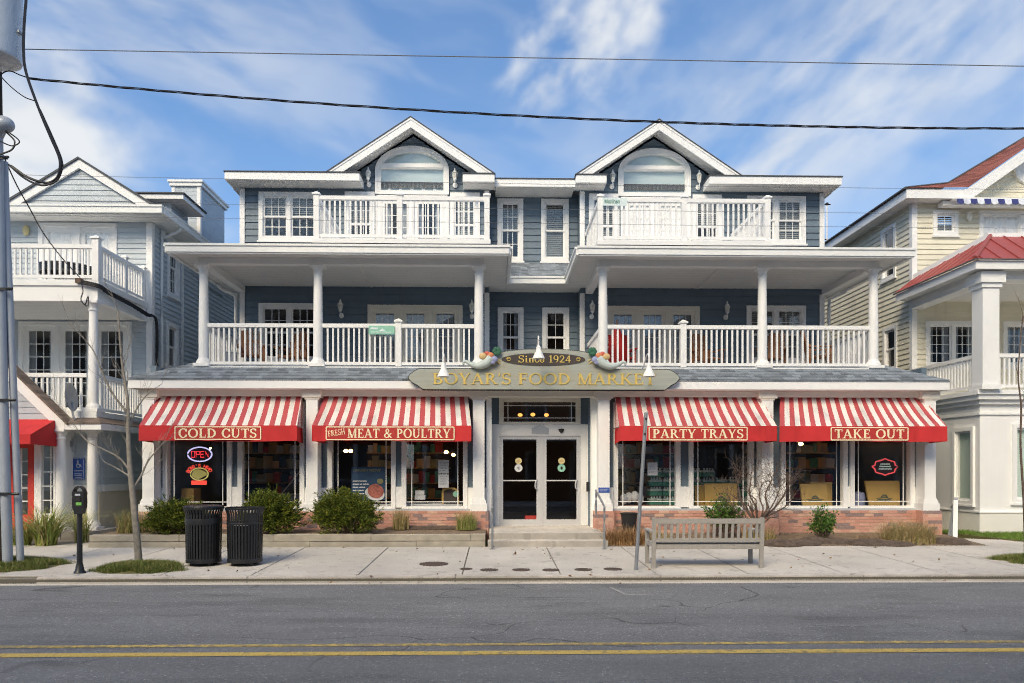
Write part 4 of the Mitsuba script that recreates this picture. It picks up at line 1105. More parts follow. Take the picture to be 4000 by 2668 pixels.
# poster, notices, goods
PO = thing('poster', 'dark blue poster showing a list and roast meat in the third shop window', 'poster')
obj('sheet', ext(sbox(-3.22, .92, -2.47, 1.66), 16.64, 16.645), 'poster_blue', PO)
m = meshkit.text_mesh('ORDER NOW', .06, .002, bold=True)
v = np.asarray(m.vertices)
obj('heading', (np.column_stack([-3.19 + v[:, 0] * .62 / v[:, 0].max(), 16.638 - v[:, 2], 1.555 + v[:, 1]]), np.asarray(m.faces)), 'poster_yellow', PO)
obj('list', cat(*[box(-3.19 + sum(wd[:k]) + .014 * k, -3.19 + sum(wd[:k + 1]) + .014 * k, 16.636, 16.6395, z, z + .026) for z, wd in ((1.33, (.13, .17)), (1.26, (.14, .06, .13)), (1.19, (.12, .14)), (1.12, (.11, .12)), (1.05, (.13, .11))) for k in range(len(wd))]), 'poster_white', PO)
obj('plate', ext(affinity.rotate(affinity.translate(affinity.scale(Point(0, 0).buffer(1, 20), .22, .15), -2.70, 1.06), -14), 16.635, 16.6395), 'poster_white', PO)
obj('roast', ext(affinity.rotate(affinity.translate(affinity.scale(Point(0, 0).buffer(1, 20), .17, .15), -2.68, 1.12), -20).buffer(.01), 16.631, 16.6345), 'poster_meat', PO)
obj('garnish', ext(affinity.translate(affinity.scale(Point(0, 0).buffer(1, 12), .07, .06), -2.58, 1.34), 16.631, 16.6345), 'poster_yellow', PO)
for x0, z0, w_, h_, lab in ((-1.275, 1.515, .235, .30, 'white notice taped in the window left of the entrance, the upper of two'), (-1.275, 1.195, .235, .30, 'white notice taped in the window left of the entrance, the lower of two'), (3.41, 1.47, .225, .29, 'white notice taped in the first window right of the entrance')):
    t = thing('paper_notice', lab, 'paper')
    obj('sheet', ext(sbox(x0, z0, x0 + w_, z0 + h_), 16.53, 16.532), 'paper', t)
    obj('text_line', cat(*[box(x0 + .03, x0 + w_ - .03 - .04 * (k % 2), 16.527, 16.5295, z0 + h_ - .06 - .035 * k, z0 + h_ - .052 - .035 * k) for k in range(6)]), 'paper_print', t)
for x, z, lab in ((.53, 1.80, 'left'), (1.52, 1.80, 'right')):
    t = thing('door_sticker', f'pair of round stickers on the {lab} glass door', 'sticker')
    obj('upper_disc', ext(affinity.scale(Point(x, z).buffer(.078, 24), 1, .92), 17.012, 17.018), 'yellow_lamp', t)
    obj('lower_disc', ext(Point(x, z - .165).buffer(.09, 24), 17.012, 17.018), 'paper' if lab == 'left' else 'mint_banner', t)
    obj('mark', ext(affinity.scale(Point(x, z - .165).buffer(.028, 12), 1, 1.3), 17.006, 17.011), 'paper_print' if lab == 'left' else 'black_plastic', t)
    obj('ring_text', ext(affinity.scale(Point(x, z).buffer(.05, 16), 1, .5), 17.006, 17.011), 'fruit_tan', t)


def carton(x0, x1, y, z0, z1, lab, lean=.12, wide=.0, logo=True, depth=.06):
    t = thing('carton', lab, 'box')
    v, f = box(x0, x1, y, y + depth, z0, z1)
    v = v.copy()
    top = v[:, 2] > (z0 + z1) / 2
    v[top, 1] += lean
    v[top, 0] += np.where(v[top, 0] < (x0 + x1) / 2, -wide, wide)
    obj('panel', (v, f), 'card', t)
    if logo:
        cx, zz = (x0 + x1) / 2, z0 + (z1 - z0) * .34
        yy = y + lean * .34 - .012
        g = unary_union([Point(cx, zz).buffer(.085, 16).difference(Point(cx, zz).buffer(.06, 16)).intersection(sbox(cx - 1, zz, cx + 1, zz + 1)), sbox(cx - .06, zz + .01, cx + .06, zz + .03), sbox(cx - .19, zz - .055, cx + .19, zz - .045), sbox(cx - .19, zz - .005, cx - .08, zz + .004), sbox(cx + .08, zz - .005, cx + .19, zz + .004), sbox(cx - .15, zz - .04, cx + .15, zz - .018)])
        obj('print', ext(g, yy - .004, yy), 'card_print', t)


carton(8.56, 9.26, 16.75, .74, 1.34, 'flat tan carton with a dark round emblem leaning in the far right window', wide=.05)
carton(7.02, 7.60, 16.75, .74, 1.27, 'tan carton with a dark emblem in the right window behind the bare shrub', wide=.02)
carton(7.35, 7.76, 16.90, .74, 1.31, 'plain tan carton standing behind the printed one in the right window', wide=.05, logo=False)
carton(4.80, 5.55, 16.85, .72, 1.28, 'large tan carton with a dark emblem behind the evergreen shrub top', lean=.05)
carton(4.62, 4.95, 17.0, .72, 1.24, 'plain tan carton half hidden by the large one in the PARTY TRAYS window', lean=.05, logo=False)
carton(-7.14, -6.86, 17.0, .30, 1.17, 'open tan carton standing in the lower corner of the COLD CUTS window', lean=0, logo=False, depth=.4)
for r in range(5):
    for k in range(9):
        x = 3.30 + .31 * k
        if (k < 1 and r > 2) or (k > 5 and r > 3) or (k == 0 and r > 0):
            continue
        rows_, cols_ = ('bottom', 'second', 'third', 'fourth', 'top'), ('first', 'second', 'third', 'fourth', 'fifth', 'sixth', 'seventh', 'eighth', 'ninth')
        t = thing('bottle_case', f'green case of bottled water, {rows_[r]} row, {cols_[k]} stack from the left behind PARTY TRAYS', 'case', 'stacked cases of bottled water')
        z = .55 + .22 * r
        obj('wrap', box(x, x + .29, 17.25, 17.6, z, z + .10), 'water_green', t)
        obj('label_band', box(x + .01, x + .28, 17.245, 17.6, z + .105, z + .15), 'water_label', t)
        obj('bottle_cap', cat(*[lathe([(.022, z + .15), (.018, z + .20), (0, z + .205)], x + .05 + .065 * j, 17.29, 8) for j in range(4)]), 'water_label', t)
single('display_table', cat(box(3.3, 6.1, 17.2, 17.65, .50, .548), *[box(x, x + .05, 17.3, 17.4, .28, .5) for x in (3.4, 4.7, 6.0)]), 'brown_wood', 'low wooden display table under the cases of bottled water', 'table')
single('salad_bags', cat(*[ball([2.95 + .13 * k, 17.0 + .05 * (k % 2), .92 + .03 * (k % 3)], [.09, .08, .13], 2) for k in range(4)]), 'paper', 'pale bags on the sill of the first window right of the entrance', 'bag', smooth=True)
single('window_shelf', box(2.75, 4.1, 16.75, 17.15, .74, .78), 'brown_wood', 'narrow shelf behind the first window right of the entrance', 'shelf')
t = thing('deli_counter', 'glass-fronted deli counter in the dark behind the second window from the left', 'counter')
obj('base', box(-5.6, -4.3, 18.2, 19.0, .28, 1.0), 'gray_trim', t)
obj('sloped_glass', slab([-5.2, 18.15, 1.0], [-4.3, 18.15, 1.0], [-4.3, 18.5, 1.6], [-4.8, 18.5, 1.6], .02), 'gray_screen', t)
obj('edge_rail', cat(tube([[-5.2, 18.13, 1.0], [-4.8, 18.48, 1.62]], .02, 6), tube([[-4.8, 18.48, 1.62], [-4.3, 18.48, 1.62]], .015, 6), tube([[-5.2, 18.13, 1.0], [-4.3, 18.13, 1.0]], .02, 6)), 'aluminium', t)
gr = np.random.default_rng(5)
for x0, x1, y, lab in ((-6.9, -5.2, 20.2, 'grocery shelf in the dark behind the COLD CUTS window'), (-3.4, -1.2, 19.6, 'grocery shelf in the dark behind the poster and notices'), (3.0, 5.2, 20.0, 'grocery shelf in the dark behind the water stacks'), (6.6, 9.0, 19.4, 'grocery shelf in the dark behind the TAKE OUT windows')):
    t = thing('grocery_shelf', lab, 'shelf')
    obj('back_panel', box(x0, x1, y + .30, y + .32, .28, 2.15), 'dark_brown', t)
    for k in range(5):
        z = .42 + .40 * k
        obj('shelf_board', box(x0, x1, y, y + .30, z, z + .025), 'card', t)
        xx = x0 + .03
        while xx < x1 - .2:
            w_ = gr.uniform(.10, .24)
            obj('goods', box(xx, xx + w_ - .012, y + .03, y + .22, z + .026, z + .026 + gr.uniform(.16, .32)), ('paper', 'red_panel', 'poster_yellow', 'water_green', 'card', 'fruit_tan', 'poster_blue')[gr.integers(0, 7)], t)
            xx += w_
t = thing('menu_board', 'small arched brown board on the sill in the window left of the entrance', 'board')
bp = Polygon([(-1.21, .77), (-.82, .77), (-.82, 1.10)] + [(-1.015 + .195 * math.cos(q), 1.10 + .10 * math.sin(q)) for q in np.linspace(.1, 3.04, 10)] + [(-1.21, 1.10)])
obj('frame', ext(bp, 16.72, 16.75), 'card', t)
obj('face', ext(bp.buffer(-.045), 16.712, 16.719), 'dark_brown', t)
obj('flower', ball([-.89, 16.71, 1.05], [.07, .01, .07], 2), 'mint_banner', t)
for k, (z, lab) in enumerate(((.92, 'lower of two white boxes stacked on the sill left of the brown board'), (1.03, 'upper of two white boxes stacked on the sill left of the brown board'))):
    single('packet', box(-1.82 + .01 * k, -1.59 - .02 * k, 16.75, 16.9, z, z + .10 - .0), 'paper', lab, 'box')
single('window_shelf', box(-3.6, -.75, 16.70, 17.2, .78, .82), 'paper', 'pale shelf behind the windows left of the entrance', 'shelf')
single('red_crate', box(.70, 1.0, 17.3, 17.7, .29, .50), 'red_paint', 'red crate on the floor behind the left glass door', 'crate')
single('blue_drum', lathe([(.0, .75), (.14, .75), (.15, .95), (.13, 1.06), (0, 1.10)], 8.42, 17.0, 16), 'fruit_blue', 'round blue tub left of the leaning carton in the far right window', 'tub', smooth=40)
for k in range(5):
    st = []
    for q in range(10):
        r = .085 if q % 2 == 0 else .03
        st.append((-2.72 + .29 * k + r * math.sin(q * math.pi / 5), 8.80 + r * math.cos(q * math.pi / 5)))
    single('star_ornament', ext(Polygon(st), 19.03, 19.045), 'lamp_white', f'white star on the left arched window sill, {("leftmost", "second from left", "middle one", "second from right", "rightmost")[k]} of five', 'ornament', 'row of white stars in the arched window')
t = thing('wall_sign', 'small blue sign on the white pilaster right of the entrance', 'sign')
obj('plate', box(2.245, 2.485, 16.085, 16.098, 1.10, 1.21), 'sign_blue', t)
obj('text_line', cat(box(2.27, 2.46, 16.081, 16.084, 1.165, 1.18), box(2.27, 2.42, 16.081, 16.084, 1.13, 1.145)), 'fruit_blue', t)

# ------------------------------------------------------------------ the grey house on the left
H = thing('gray_house', 'pale grey clapboard house with gable, sided chimney and two white balconies', 'house')
wins = [window(H, -11.30, -9.38, 5.75, 7.70, (0, 18.6, 0), units=2, grid=None, hung=False, back='white_curtain', name='balcony_door', sash=.12), window(H, -14.2, -13.0, 5.75, 7.70, (0, 18.6, 0), back='blind'),
        window(H, -11.78, -9.02, 2.88, 5.26, (0, 18.6, 0), units=3, grid=(3, 6), hung=False, back='side_curtain', name='french_door', sash=.13)]
siding(H, sbox(-16, 1.23, -8.55, 7.76), wins, (0, 18.6, 0), (1, 0), .13, 'gray_siding', 1.23, name='front_wall')
obj('base_wall', box(-16, -8.55, 18.6, 18.72, 0, 1.06), 'stucco', H)
obj('band', box(-16, -8.52, 18.56, 18.72, 1.062, 1.228), 'white_paint', H)
so, st_ = (-8.55, 18.6, 0), (0, 1)
wins = [window(H, .86, 1.56, 6.15, 7.72, so, st_, grid=(3, 2), back='dark'), window(H, .80, 1.50, 4.2, 5.45, so, st_, grid=None, back='dark'), window(H, 5.4, 6.2, 4.3, 5.4, so, st_, grid=None, back='dark')]
siding(H, sbox(0, 1.23, 9.5, 7.76), wins, so, st_, .13, 'gray_siding', 1.23, name='side_wall')
obj('base_wall', put(box(.0, 9.5, 0, .12, 0, 1.228), so, st_), 'stucco', H)
obj('corner_board', cat(box(-8.66, -8.53, 18.565, 18.585, 1.23, 7.73), box(-8.532, -8.515, 18.57, 18.70, 1.23, 7.73)), 'white_paint', H)
obj('corner_board', put(box(1.72, 1.84, -.035, 0, 1.23, 7.73), so, st_), 'white_paint', H)
obj('rear_wall', box(-16, -8.55, 28, 28.1, 0, 7.76), 'gray_siding', H)
obj('floor', cat(box(-16, -8.7, 18.75, 28, 2.6, 2.8), box(-16, -8.7, 18.75, 28, 5.45, 5.65), box(-16, -8.7, 20.5, 20.6, 0, 7.7)), 'shell_dark', H)
obj('side_wall', box(-16.1, -16, 18.6, 28, 0, 7.76), 'gray_siding', H)
# eaves and pediment
ev = obj('eave', box(-16, -8.05, 18.03, 18.58, 7.74, 7.77), 'soffit_white', H)
obj('gutter', cat(box(-16, -8.0, 17.94, 18.02, 7.76, 7.90), box(-16, -7.98, 17.91, 18.02, 7.90, 7.945)), 'gutter_white', ev)
obj('side_gutter', cat(box(-8.05, -7.97, 18.03, 28, 7.76, 7.90), box(-8.05, -7.95, 18.03, 28, 7.90, 7.945), box(-8.54, -8.051, 18.6, 28, 7.74, 7.77)), 'gutter_white', ev)
obj('downpipe', tube(bez([[-8.0, 19.0, 7.74], [-8.06, 19.0, 7.64], [-8.4, 19.05, 7.50], [-8.49, 19.05, 7.3], [-8.49, 19.05, 2.9]], 6), .04, 8), 'gutter_white', H, smooth=True)
ped = Polygon([(-11.60, 7.95), (-10.0, 8.97), (-8.40, 7.95)])
pw = obj('pediment', ext(ped, 18.10, 18.3), 'gray_siding', H)
z = 7.95
while z < 8.9:
    g = sbox(-12, z, -8, z + .13).intersection(ped)
    v, f = ext(g, 18.075, 18.1)
    v = v.copy()
    fr = v[:, 1] < 18.09
    v[fr, 1] = 18.097 - .02 * (z + .13 - v[fr, 2]) / .13
    obj('plank', (v, f), 'gray_siding', pw)
    z += .13
obj('rake_board', ext(Polygon([(-11.78, 7.94), (-10.0, 9.05), (-8.22, 7.94), (-8.56, 7.94), (-10.0, 8.84), (-11.44, 7.94)]), 18.0, 18.06), 'white_paint', pw)
obj('roof', ext(Polygon([(-11.85, 7.95), (-10.0, 9.10), (-8.15, 7.95), (-8.25, 7.955), (-10.0, 9.055), (-11.75, 7.955)]), 17.96, 26), 'dark_roof_edge', H)
obj('main_roof', cat(slab([-16, 17.95, 7.95], [-7.98, 17.95, 7.95], [-10, 22, 8.4], [-16, 22, 8.4], .02), slab([-7.96, 18.0, 7.95], [-7.96, 28, 7.95], [-9.6, 28, 8.4], [-9.6, 21, 8.4], .02)), 'brown_shingle', H)
dm = obj('dormer', box(-10.6, -8.53, 19.65, 20.7, 7.77, 8.62), 'gray_siding', H)
for r in range(7):
    v, f = box(-8.53, -8.505, 19.65, 20.7, 7.77 + .12 * r, 7.885 + .12 * r)
    v = v.copy()
    v[(v[:, 0] > -8.52) & (v[:, 2] > 7.83 + .12 * r), 0] -= .02
    obj('plank', (v, f), 'gray_siding', dm)
obj('dormer_fascia', box(-10.9, -8.10, 19.40, 20.8, 8.62, 8.74), 'white_paint', dm)
obj('dormer_roof', slab([-10.9, 19.36, 8.79], [-8.06, 19.36, 8.78], [-8.06, 20.9, 8.78], [-10.9, 20.9, 8.79], .035), 'dark_roof_edge', dm)
ch = obj('chimney', box(-9.24, -8.47, 21.42, 23.3, 7.0, 9.70), 'gray_siding', H)
for r in range(20):
    z = 7.1 + .13 * r
    for a in ((-9.24, -8.47, 21.405, 21.42), (-8.47, -8.455, 21.42, 23.3)):
        v, f = box(*a, z, z + .125)
        obj('plank', (v, f), 'gray_siding', ch)
obj('chimney_trim', cat(box(-9.26, -9.17, 21.39, 21.41, 7.9, 9.7), box(-8.54, -8.44, 21.385, 21.403, 7.9, 9.7), box(-8.45, -8.44, 21.41, 21.5, 7.9, 9.7)), 'white_paint', ch)
obj('chimney_cap', cat(box(-9.30, -8.39, 21.34, 23.4, 9.70, 9.80), box(-9.34, -8.35, 21.30, 23.44, 9.80, 9.86)), 'white_paint', ch)
# balconies
dk = obj('upper_balcony', box(-16, -8.62, 16.28, 18.55, 5.60, 5.73), 'gutter_white', H)
obj('balcony_beam', cat(box(-16, -8.66, 16.32, 16.46, 5.27, 5.598), box(-8.80, -8.66, 16.462, 18.55, 5.27, 5.598)), 'white_paint', dk)
obj('balcony_ceiling', box(-16, -8.81, 16.47, 18.55, 5.30, 5.33), 'soffit_white', dk)
rail(H, (-16, 16.34), (-8.75, 16.34), 5.72, 6.50, .12)
rail(H, (-8.68, 16.42), (-8.68, 18.5), 5.72, 6.50, .12)
newel(H, -8.69, 16.34, 5.70, 6.62, .14)
newel(H, -8.68, 17.55, 5.70, 6.55, .10)
newel(H, -8.68, 18.45, 5.70, 6.55, .10)
dk = obj('lower_balcony', box(-16, -8.62, 16.2, 18.55, 2.72, 2.86), 'gutter_white', H)
rail(H, (-16, 16.34), (-8.9, 16.34), 2.84, 3.70, .12)
rail(H, (-8.72, 16.5), (-8.72, 18.5), 2.84, 3.70, .12)
round_column(H, -8.77, 16.36, 2.86, 5.27, .10)
sk = obj('porch_skirt', cat(slab([-9.1, 15.86, 2.60], [-8.36, 15.86, 2.60], [-8.60, 16.25, 2.74], [-9.2, 16.25, 2.74], .03), slab([-8.36, 15.86, 2.60], [-8.36, 18.55, 2.60], [-8.60, 18.55, 2.74], [-8.60, 16.25, 2.74], .03)), 'brown_shingle', H)
obj('fascia', cat(box(-9.115, -8.36, 15.885, 15.93, 2.45, 2.585), box(-8.41, -8.36, 15.932, 18.55, 2.45, 2.585)), 'white_paint', sk)
obj('soffit', box(-9.3, -8.42, 15.94, 18.55, 2.47, 2.49), 'soffit_white', sk)
round_column(H, -8.76, 16.3, .30, 2.47, .105)
round_column(H, -9.26, 16.0, .30, 2.46, .095)
obj('plinth', box(-9.17, -8.50, 15.85, 18.6, -.1, .298), 'kerb_concrete', H)
siding(H, sbox(-9.47, 1.27, -8.74, 2.47), None, (0, 16.55, 0), (1, 0), .13, 'gray_siding', 1.27, name='porch_wall')
obj('band', box(-9.47, -8.72, 16.51, 16.67, 1.112, 1.268), 'white_paint', H)
obj('base_wall', box(-9.47, -8.74, 16.55, 16.67, .2, 1.11), 'stucco', H)
siding(H, sbox(.12, 1.27, 2.04, 2.47), None, (-8.74, 16.55, 0), (0, 1), .13, 'gray_siding', 1.27, name='porch_wall')
obj('band', box(-8.78, -8.70, 16.672, 18.55, 1.112, 1.268), 'white_paint', H)
obj('base_wall', box(-8.86, -8.74, 16.672, 18.59, .2, 1.11), 'stucco', H)
# entrance with gabled hood
en = obj('entry_wall', ext(sbox(-13.2, .1, -9.29, 2.66).difference(unary_union([sbox(-10.95, .30, -9.84, 2.17), sbox(-9.69, .66, -9.40, 2.17)])), 16.02, 16.12), 'white_paint', H)
obj('entry_side', box(-9.41, -9.29, 16.12, 16.55, .1, 2.6), 'white_paint', en)
obj('step', box(-11.3, -9.45, 15.5, 16.02, -.1, .31), 'kerb_concrete', en)
for a, b in ((-10.93, -10.40), (-10.38, -9.86)):
    d = obj('front_door', ext(sbox(a, .32, b, 2.15).difference(sbox(a + .10, .64, b - .13, 2.06)), 16.05, 16.09), 'red_paint', H)
    obj('glazing_bar', cat(box((a + b) / 2 - .03, (a + b) / 2, 16.06, 16.075, .64, 2.06), *[box(a + .1, b - .13, 16.0605, 16.0745, .64 + 1.42 * k / 5 - .012, .64 + 1.42 * k / 5 + .012) for k in range(1, 5)]), 'white_paint', d)
    obj('pane', quad([a + .1, 16.08, .64], [b - .13, 16.08, .64], [b - .13, 16.08, 2.06], [a + .1, 16.08, 2.06]), 'clear_glass', d)
sl = obj('sidelight', ext(ring(-9.72, -9.39, .62, 2.18, .035), 16.0, 16.1), 'white_paint', H)
obj('glazing_bar', cat(box(-9.51, -9.49, 16.04, 16.055, .65, 2.15), *[box(-9.68, -9.41, 16.0405, 16.0545, .64 + 1.52 * k / 5 - .01, .64 + 1.52 * k / 5 + .01) for k in range(1, 5)]), 'white_paint', sl)
obj('pane', quad([-9.68, 16.06, .64], [-9.41, 16.06, .64], [-9.41, 16.06, 2.15], [-9.68, 16.06, 2.15]), 'clear_glass', sl)
hd = obj('hood_gable', ext(Polygon([(-9.46, 2.67), (-11.2, 4.40), (-12.94, 2.67)]), 15.98, 16.1), 'gray_siding', H)
for r in range(11):
    g = sbox(-13.4, 2.67 + .13 * r, -9, 2.787 + .13 * r).intersection(Polygon([(-9.46, 2.67), (-11.2, 4.40), (-12.94, 2.67)]))
    obj('plank', ext(g, 15.955, 15.982), 'gray_siding', hd)
obj('rake_board', ext(Polygon([(-9.12, 2.46), (-9.12, 2.60), (-11.2, 4.64), (-13.3, 2.60), (-13.0, 2.60), (-11.2, 4.37), (-9.38, 2.58), (-9.38, 2.46)]), 15.88, 15.95), 'white_paint', hd)
obj('hood_roof', cat(slab([-9.04, 15.83, 2.60], [-9.04, 16.19, 2.60], [-11.2, 16.19, 4.72], [-11.2, 15.83, 4.72], .06), slab([-13.36, 15.83, 2.60], [-13.36, 16.19, 2.60], [-11.2, 16.19, 4.72], [-11.2, 15.83, 4.72], .06)), 'brown_shingle', hd)
obj('porch_lamp', ball([-11.58, 18.53, 7.50], [.08, .05, .13]), 'yellow_lamp', H, smooth=True)
a = thing('red_awning', 'plain red canvas awning over the red door of the grey house', 'awning')
obj('canopy', slab([-12.0, 15.94, 2.67], [-9.33, 15.94, 2.67], [-9.33, 15.08, 2.31], [-12.0, 15.08, 2.31], .012), 'red_canvas', a)
obj('valance', box(-12.0, -9.33, 15.07, 15.08, 2.115, 2.312), 'red_canvas', a)
v = np.array([[-9.322, 15.94, 2.66], [-9.326, 15.08, 2.30], [-9.326, 15.07, 2.115], [-9.322, 15.94, 2.09]])
obj('end_panel', (np.vstack([v, v + [.006, 0, 0]]), np.array([[0, 1, 2], [0, 2, 3], [4, 6, 5], [4, 7, 6]])), 'red_canvas', a)
t = thing('parking_sign', 'blue accessible parking sign on the clapboard of the grey house', 'sign')
X0 = -9.31
obj('plate', box(X0, X0 + .27, 16.50, 16.52, 1.38, 1.86), 'sign_blue', t)
obj('border', ext(ring(X0 + .012, X0 + .258, 1.392, 1.848, .008), 16.496, 16.499), 'poster_white', t)
obj('wheelchair_symbol', cat(ext(Point(X0 + .125, 1.79).buffer(.018), 16.494, 16.498), ext(LineString([(X0 + .13, 1.77), (X0 + .135, 1.715), (X0 + .175, 1.713), (X0 + .195, 1.665)]).buffer(.010), 16.494, 16.498), ext(Point(X0 + .135, 1.69).buffer(.048).difference(Point(X0 + .135, 1.69).buffer(.034)).difference(sbox(X0 + .14, 1.69, X0 + .3, 1.8)), 16.494, 16.498)), 'poster_white', t)
obj('text_line', cat(box(X0 + .05, X0 + .225, 16.494, 16.498, 1.565, 1.585), box(X0 + .05, X0 + .215, 16.494, 16.498, 1.50, 1.515), box(X0 + .05, X0 + .215, 16.494, 16.498, 1.46, 1.475), box(X0 + .08, X0 + .20, 16.494, 16.498, 1.42, 1.435)), 'poster_white', t)
t = thing('electric_meter', 'round grey electric meter on the grey house above the blue sign', 'meter')
obj('base', box(-9.41, -9.24, 16.44, 16.55, 1.98, 2.30), 'gray_trim', t)
obj('dial', put(lathe([(0, -.10), (.07, -.09), (.085, -.04), (.085, 0)], 0, 0, 14), (0, 0, 0)) if False else ball([-9.325, 16.42, 2.16], [.085, .06, .085]), 'galvanised', t, smooth=True)
t = thing('satellite_dish', 'grey satellite dish on a bent arm at the edge of the grey house balcony', 'satellite dish')
v, f = lathe([(0, .0), (.10, .012), (.19, .04), (.27, .085), (.275, .078), (.19, .03), (.1, .002), (0, -.012)], 0, 0, 28)
ax_ = np.array([.985, .06, .10])
ax_ /= np.linalg.norm(ax_)
ux_ = np.cross([0, 1, 0], ax_)
ux_ /= np.linalg.norm(ux_)
obj('reflector', (v[:, :1] * ux_ * 1.12 + v[:, 1:2] * np.cross(ax_, ux_) + v[:, 2:] * ax_ + [-9.12, 16.0, 3.14], f), 'galvanised', t, smooth=40)
obj('arm', tube(bez([[-9.08, 16.12, 3.05], [-9.05, 16.05, 2.86], [-9.0, 16.0, 2.74], [-8.97, 16.0, 2.66]], 5), .022, 6), 'galvanised', t)
obj('feed_arm', tube([[-9.14, 16.0, 3.0], [-8.98, 15.75, 3.02]], .012, 5), 'galvanised', t)
t = thing('patio_table', 'round black patio table on the upper balcony of the grey house', 'table')
obj('top', lathe([(0, 6.22), (.62, 6.22), (.63, 6.20), (.62, 6.05), (.58, 6.05), (.55, 6.19), (0, 6.19)], -9.78, 17.2, 28), 'black_metal', t, smooth=40)
for q in range(4):
    obj('leg', tube(bez([[-9.78 + .5 * math.cos(q * 1.57 + .6), 17.2 + .5 * math.sin(q * 1.57 + .6), 6.18], [-9.78 + .42 * math.cos(q * 1.57 + .6), 17.2 + .42 * math.sin(q * 1.57 + .6), 5.95], [-9.78 + .52 * math.cos(q * 1.57 + .6), 17.2 + .52 * math.sin(q * 1.57 + .6), 5.735]], 4), .018, 6), 'black_metal', t)

# ------------------------------------------------------------------ the cream house on the right
C = thing('cream_house', 'cream clapboard house with red shingle roof and a red metal roof over its white balcony', 'house')
so, st_ = (11.12, 31.0, 0), (0, -1)
sY = lambda y: 31.0 - y  # noqa: E731
wins = [window(C, sY(21.05), sY(20.28), 6.95, 8.45, so, st_, grid=None, back='dark'), window(C, sY(20.95), sY(20.22), 4.35, 5.62, so, st_, grid=(1, 1), back='dark')]
siding(C, sbox(0, .1, 11.5, 8.78), wins, so, st_, .14, 'cream_siding', .1, name='side_wall')
gable = Polygon([(11.12, 3.4), (22, 3.4), (22, 14), (16.5, 11.75), (12.40, 8.80), (11.12, 8.80)])
wins = [window(C, 11.65, 12.33, 7.83, 8.50, (0, 19.5, 0), grid=(2, 2), hung=False, back='blind'), window(C, 12.90, 15.2, 6.9, 8.50, (0, 19.5, 0), units=2, grid=(3, 3), hung=False, back='white_curtain', name='balcony_door'),
        window(C, 11.46, 12.95, 4.32, 5.55, (0, 19.5, 0), units=2, grid=(3, 4), hung=False, back='side_curtain'), window(C, 13.55, 15.1, 4.32, 5.55, (0, 19.5, 0), units=2, grid=(3, 4), hung=False, back='side_curtain')]
siding(C, gable, wins, (0, 19.5, 0), (1, 0), .14, 'cream_siding', 3.4, name='front_wall')
obj('corner_board', cat(box(11.09, 11.22, 19.46, 19.478, 3.45, 8.70), box(11.085, 11.098, 19.47, 19.60, .2, 8.70)), 'white_paint', C)
obj('floor', cat(box(11.25, 22, 19.65, 30, 3.2, 3.4), box(11.25, 22, 19.65, 30, 6.1, 6.3), box(11.25, 22, 21.3, 21.4, 3.4, 8.7)), 'shell_dark', C)
obj('rear_wall', box(11.12, 22, 31, 31.1, 0, 8.8), 'cream_siding', C)
obj('side_wall', box(21.9, 22, 16.75, 31, 0, 8.8), 'cream_siding', C)
obj('round_vent', cat(ext(Point(14.25, 9.62).buffer(.42, 24).difference(Point(14.25, 9.62).buffer(.28, 24)), 19.40, 19.48), ext(Point(14.25, 9.62).buffer(.28, 24), 19.45, 19.47)), 'white_paint', C)
obj('gable_trim', box(12.40, 12.55, 19.455, 19.475, 8.55, 9.05), 'white_paint', C)
ev = obj('eave', cat(box(10.74, 12.36, 19.08, 19.48, 8.685, 8.715), box(10.74, 11.11, 19.48, 31, 8.685, 8.715)), 'soffit_white', C)
obj('fascia', cat(box(10.70, 12.42, 19.05, 19.078, 8.67, 8.90), box(10.70, 10.735, 19.08, 31, 8.67, 8.90)), 'white_paint', ev)
obj('rake_board', ext(Polygon([(12.20, 8.67), (12.42, 8.67), (17.6, 12.28), (17.6, 12.55), (12.28, 8.905), (12.2, 8.90)]), 19.0, 19.048), 'white_paint', ev)
obj('rake_soffit', ext(Polygon([(12.42, 8.70), (17.6, 12.33), (17.6, 12.38), (12.42, 8.76)]), 19.05, 19.48), 'soffit_white', ev)
obj('roof', cat((np.array([[10.64, 19.0, 8.92], [12.30, 19.0, 8.94], [12.35, 19.95, 9.41], [15.3, 21.4, 11.2], [17.6, 19.0, 12.62], [17.6, 22.6, 12.6], [10.64, 31, 8.92], [12.35, 31, 9.41], [15.3, 31, 11.2]]),
                 np.array([[0, 1, 2], [1, 4, 3], [1, 3, 2], [4, 5, 3], [0, 2, 7], [0, 7, 6], [2, 3, 8], [2, 8, 7]]))), 'red_shingle', C)
obj('roof_edge', cat(tube([[10.64, 19.0, 8.92], [12.35, 19.95, 9.42], [15.3, 21.4, 11.21], [17.6, 22.6, 12.62]], .03, 5), tube([[10.64, 19.0, 8.92], [10.64, 31, 8.92]], .025, 5)), 'dark_roof_edge', C)
# lower block, its windows, cornice
lw = obj('bay_wall', ext(sbox(11.12, .55, 22, 3.25).difference(unary_union([sbox(11.93, .90, 13.0, 2.58), sbox(13.6, .9, 14.7, 2.58)])), 16.76, 16.9), 'white_paint', C)
obj('bay_side', put(ext(sbox(0, .55, 2.7, 3.25).difference(sbox(1.82, .85, 2.44, 2.52)), 0, .12), (11.12, 19.46, 0), (0, -1)), 'white_paint', lw)
window(C, 11.86, 13.07, .83, 2.65, (0, 16.76, 0), grid=None, hung=False, back='roller', name='bay_window', casing=.09)
window(C, 13.53, 14.77, .83, 2.65, (0, 16.76, 0), grid=None, hung=False, back='roller', name='bay_window', casing=.09)
window(C, 1.74, 2.52, .78, 2.60, (11.12, 19.46, 0), (0, -1), grid=None, hung=False, back='roller', name='bay_window', casing=.09)
obj('bay_base', box(11.09, 22, 16.72, 19.4, -.1, .60), 'pale_stucco', C)
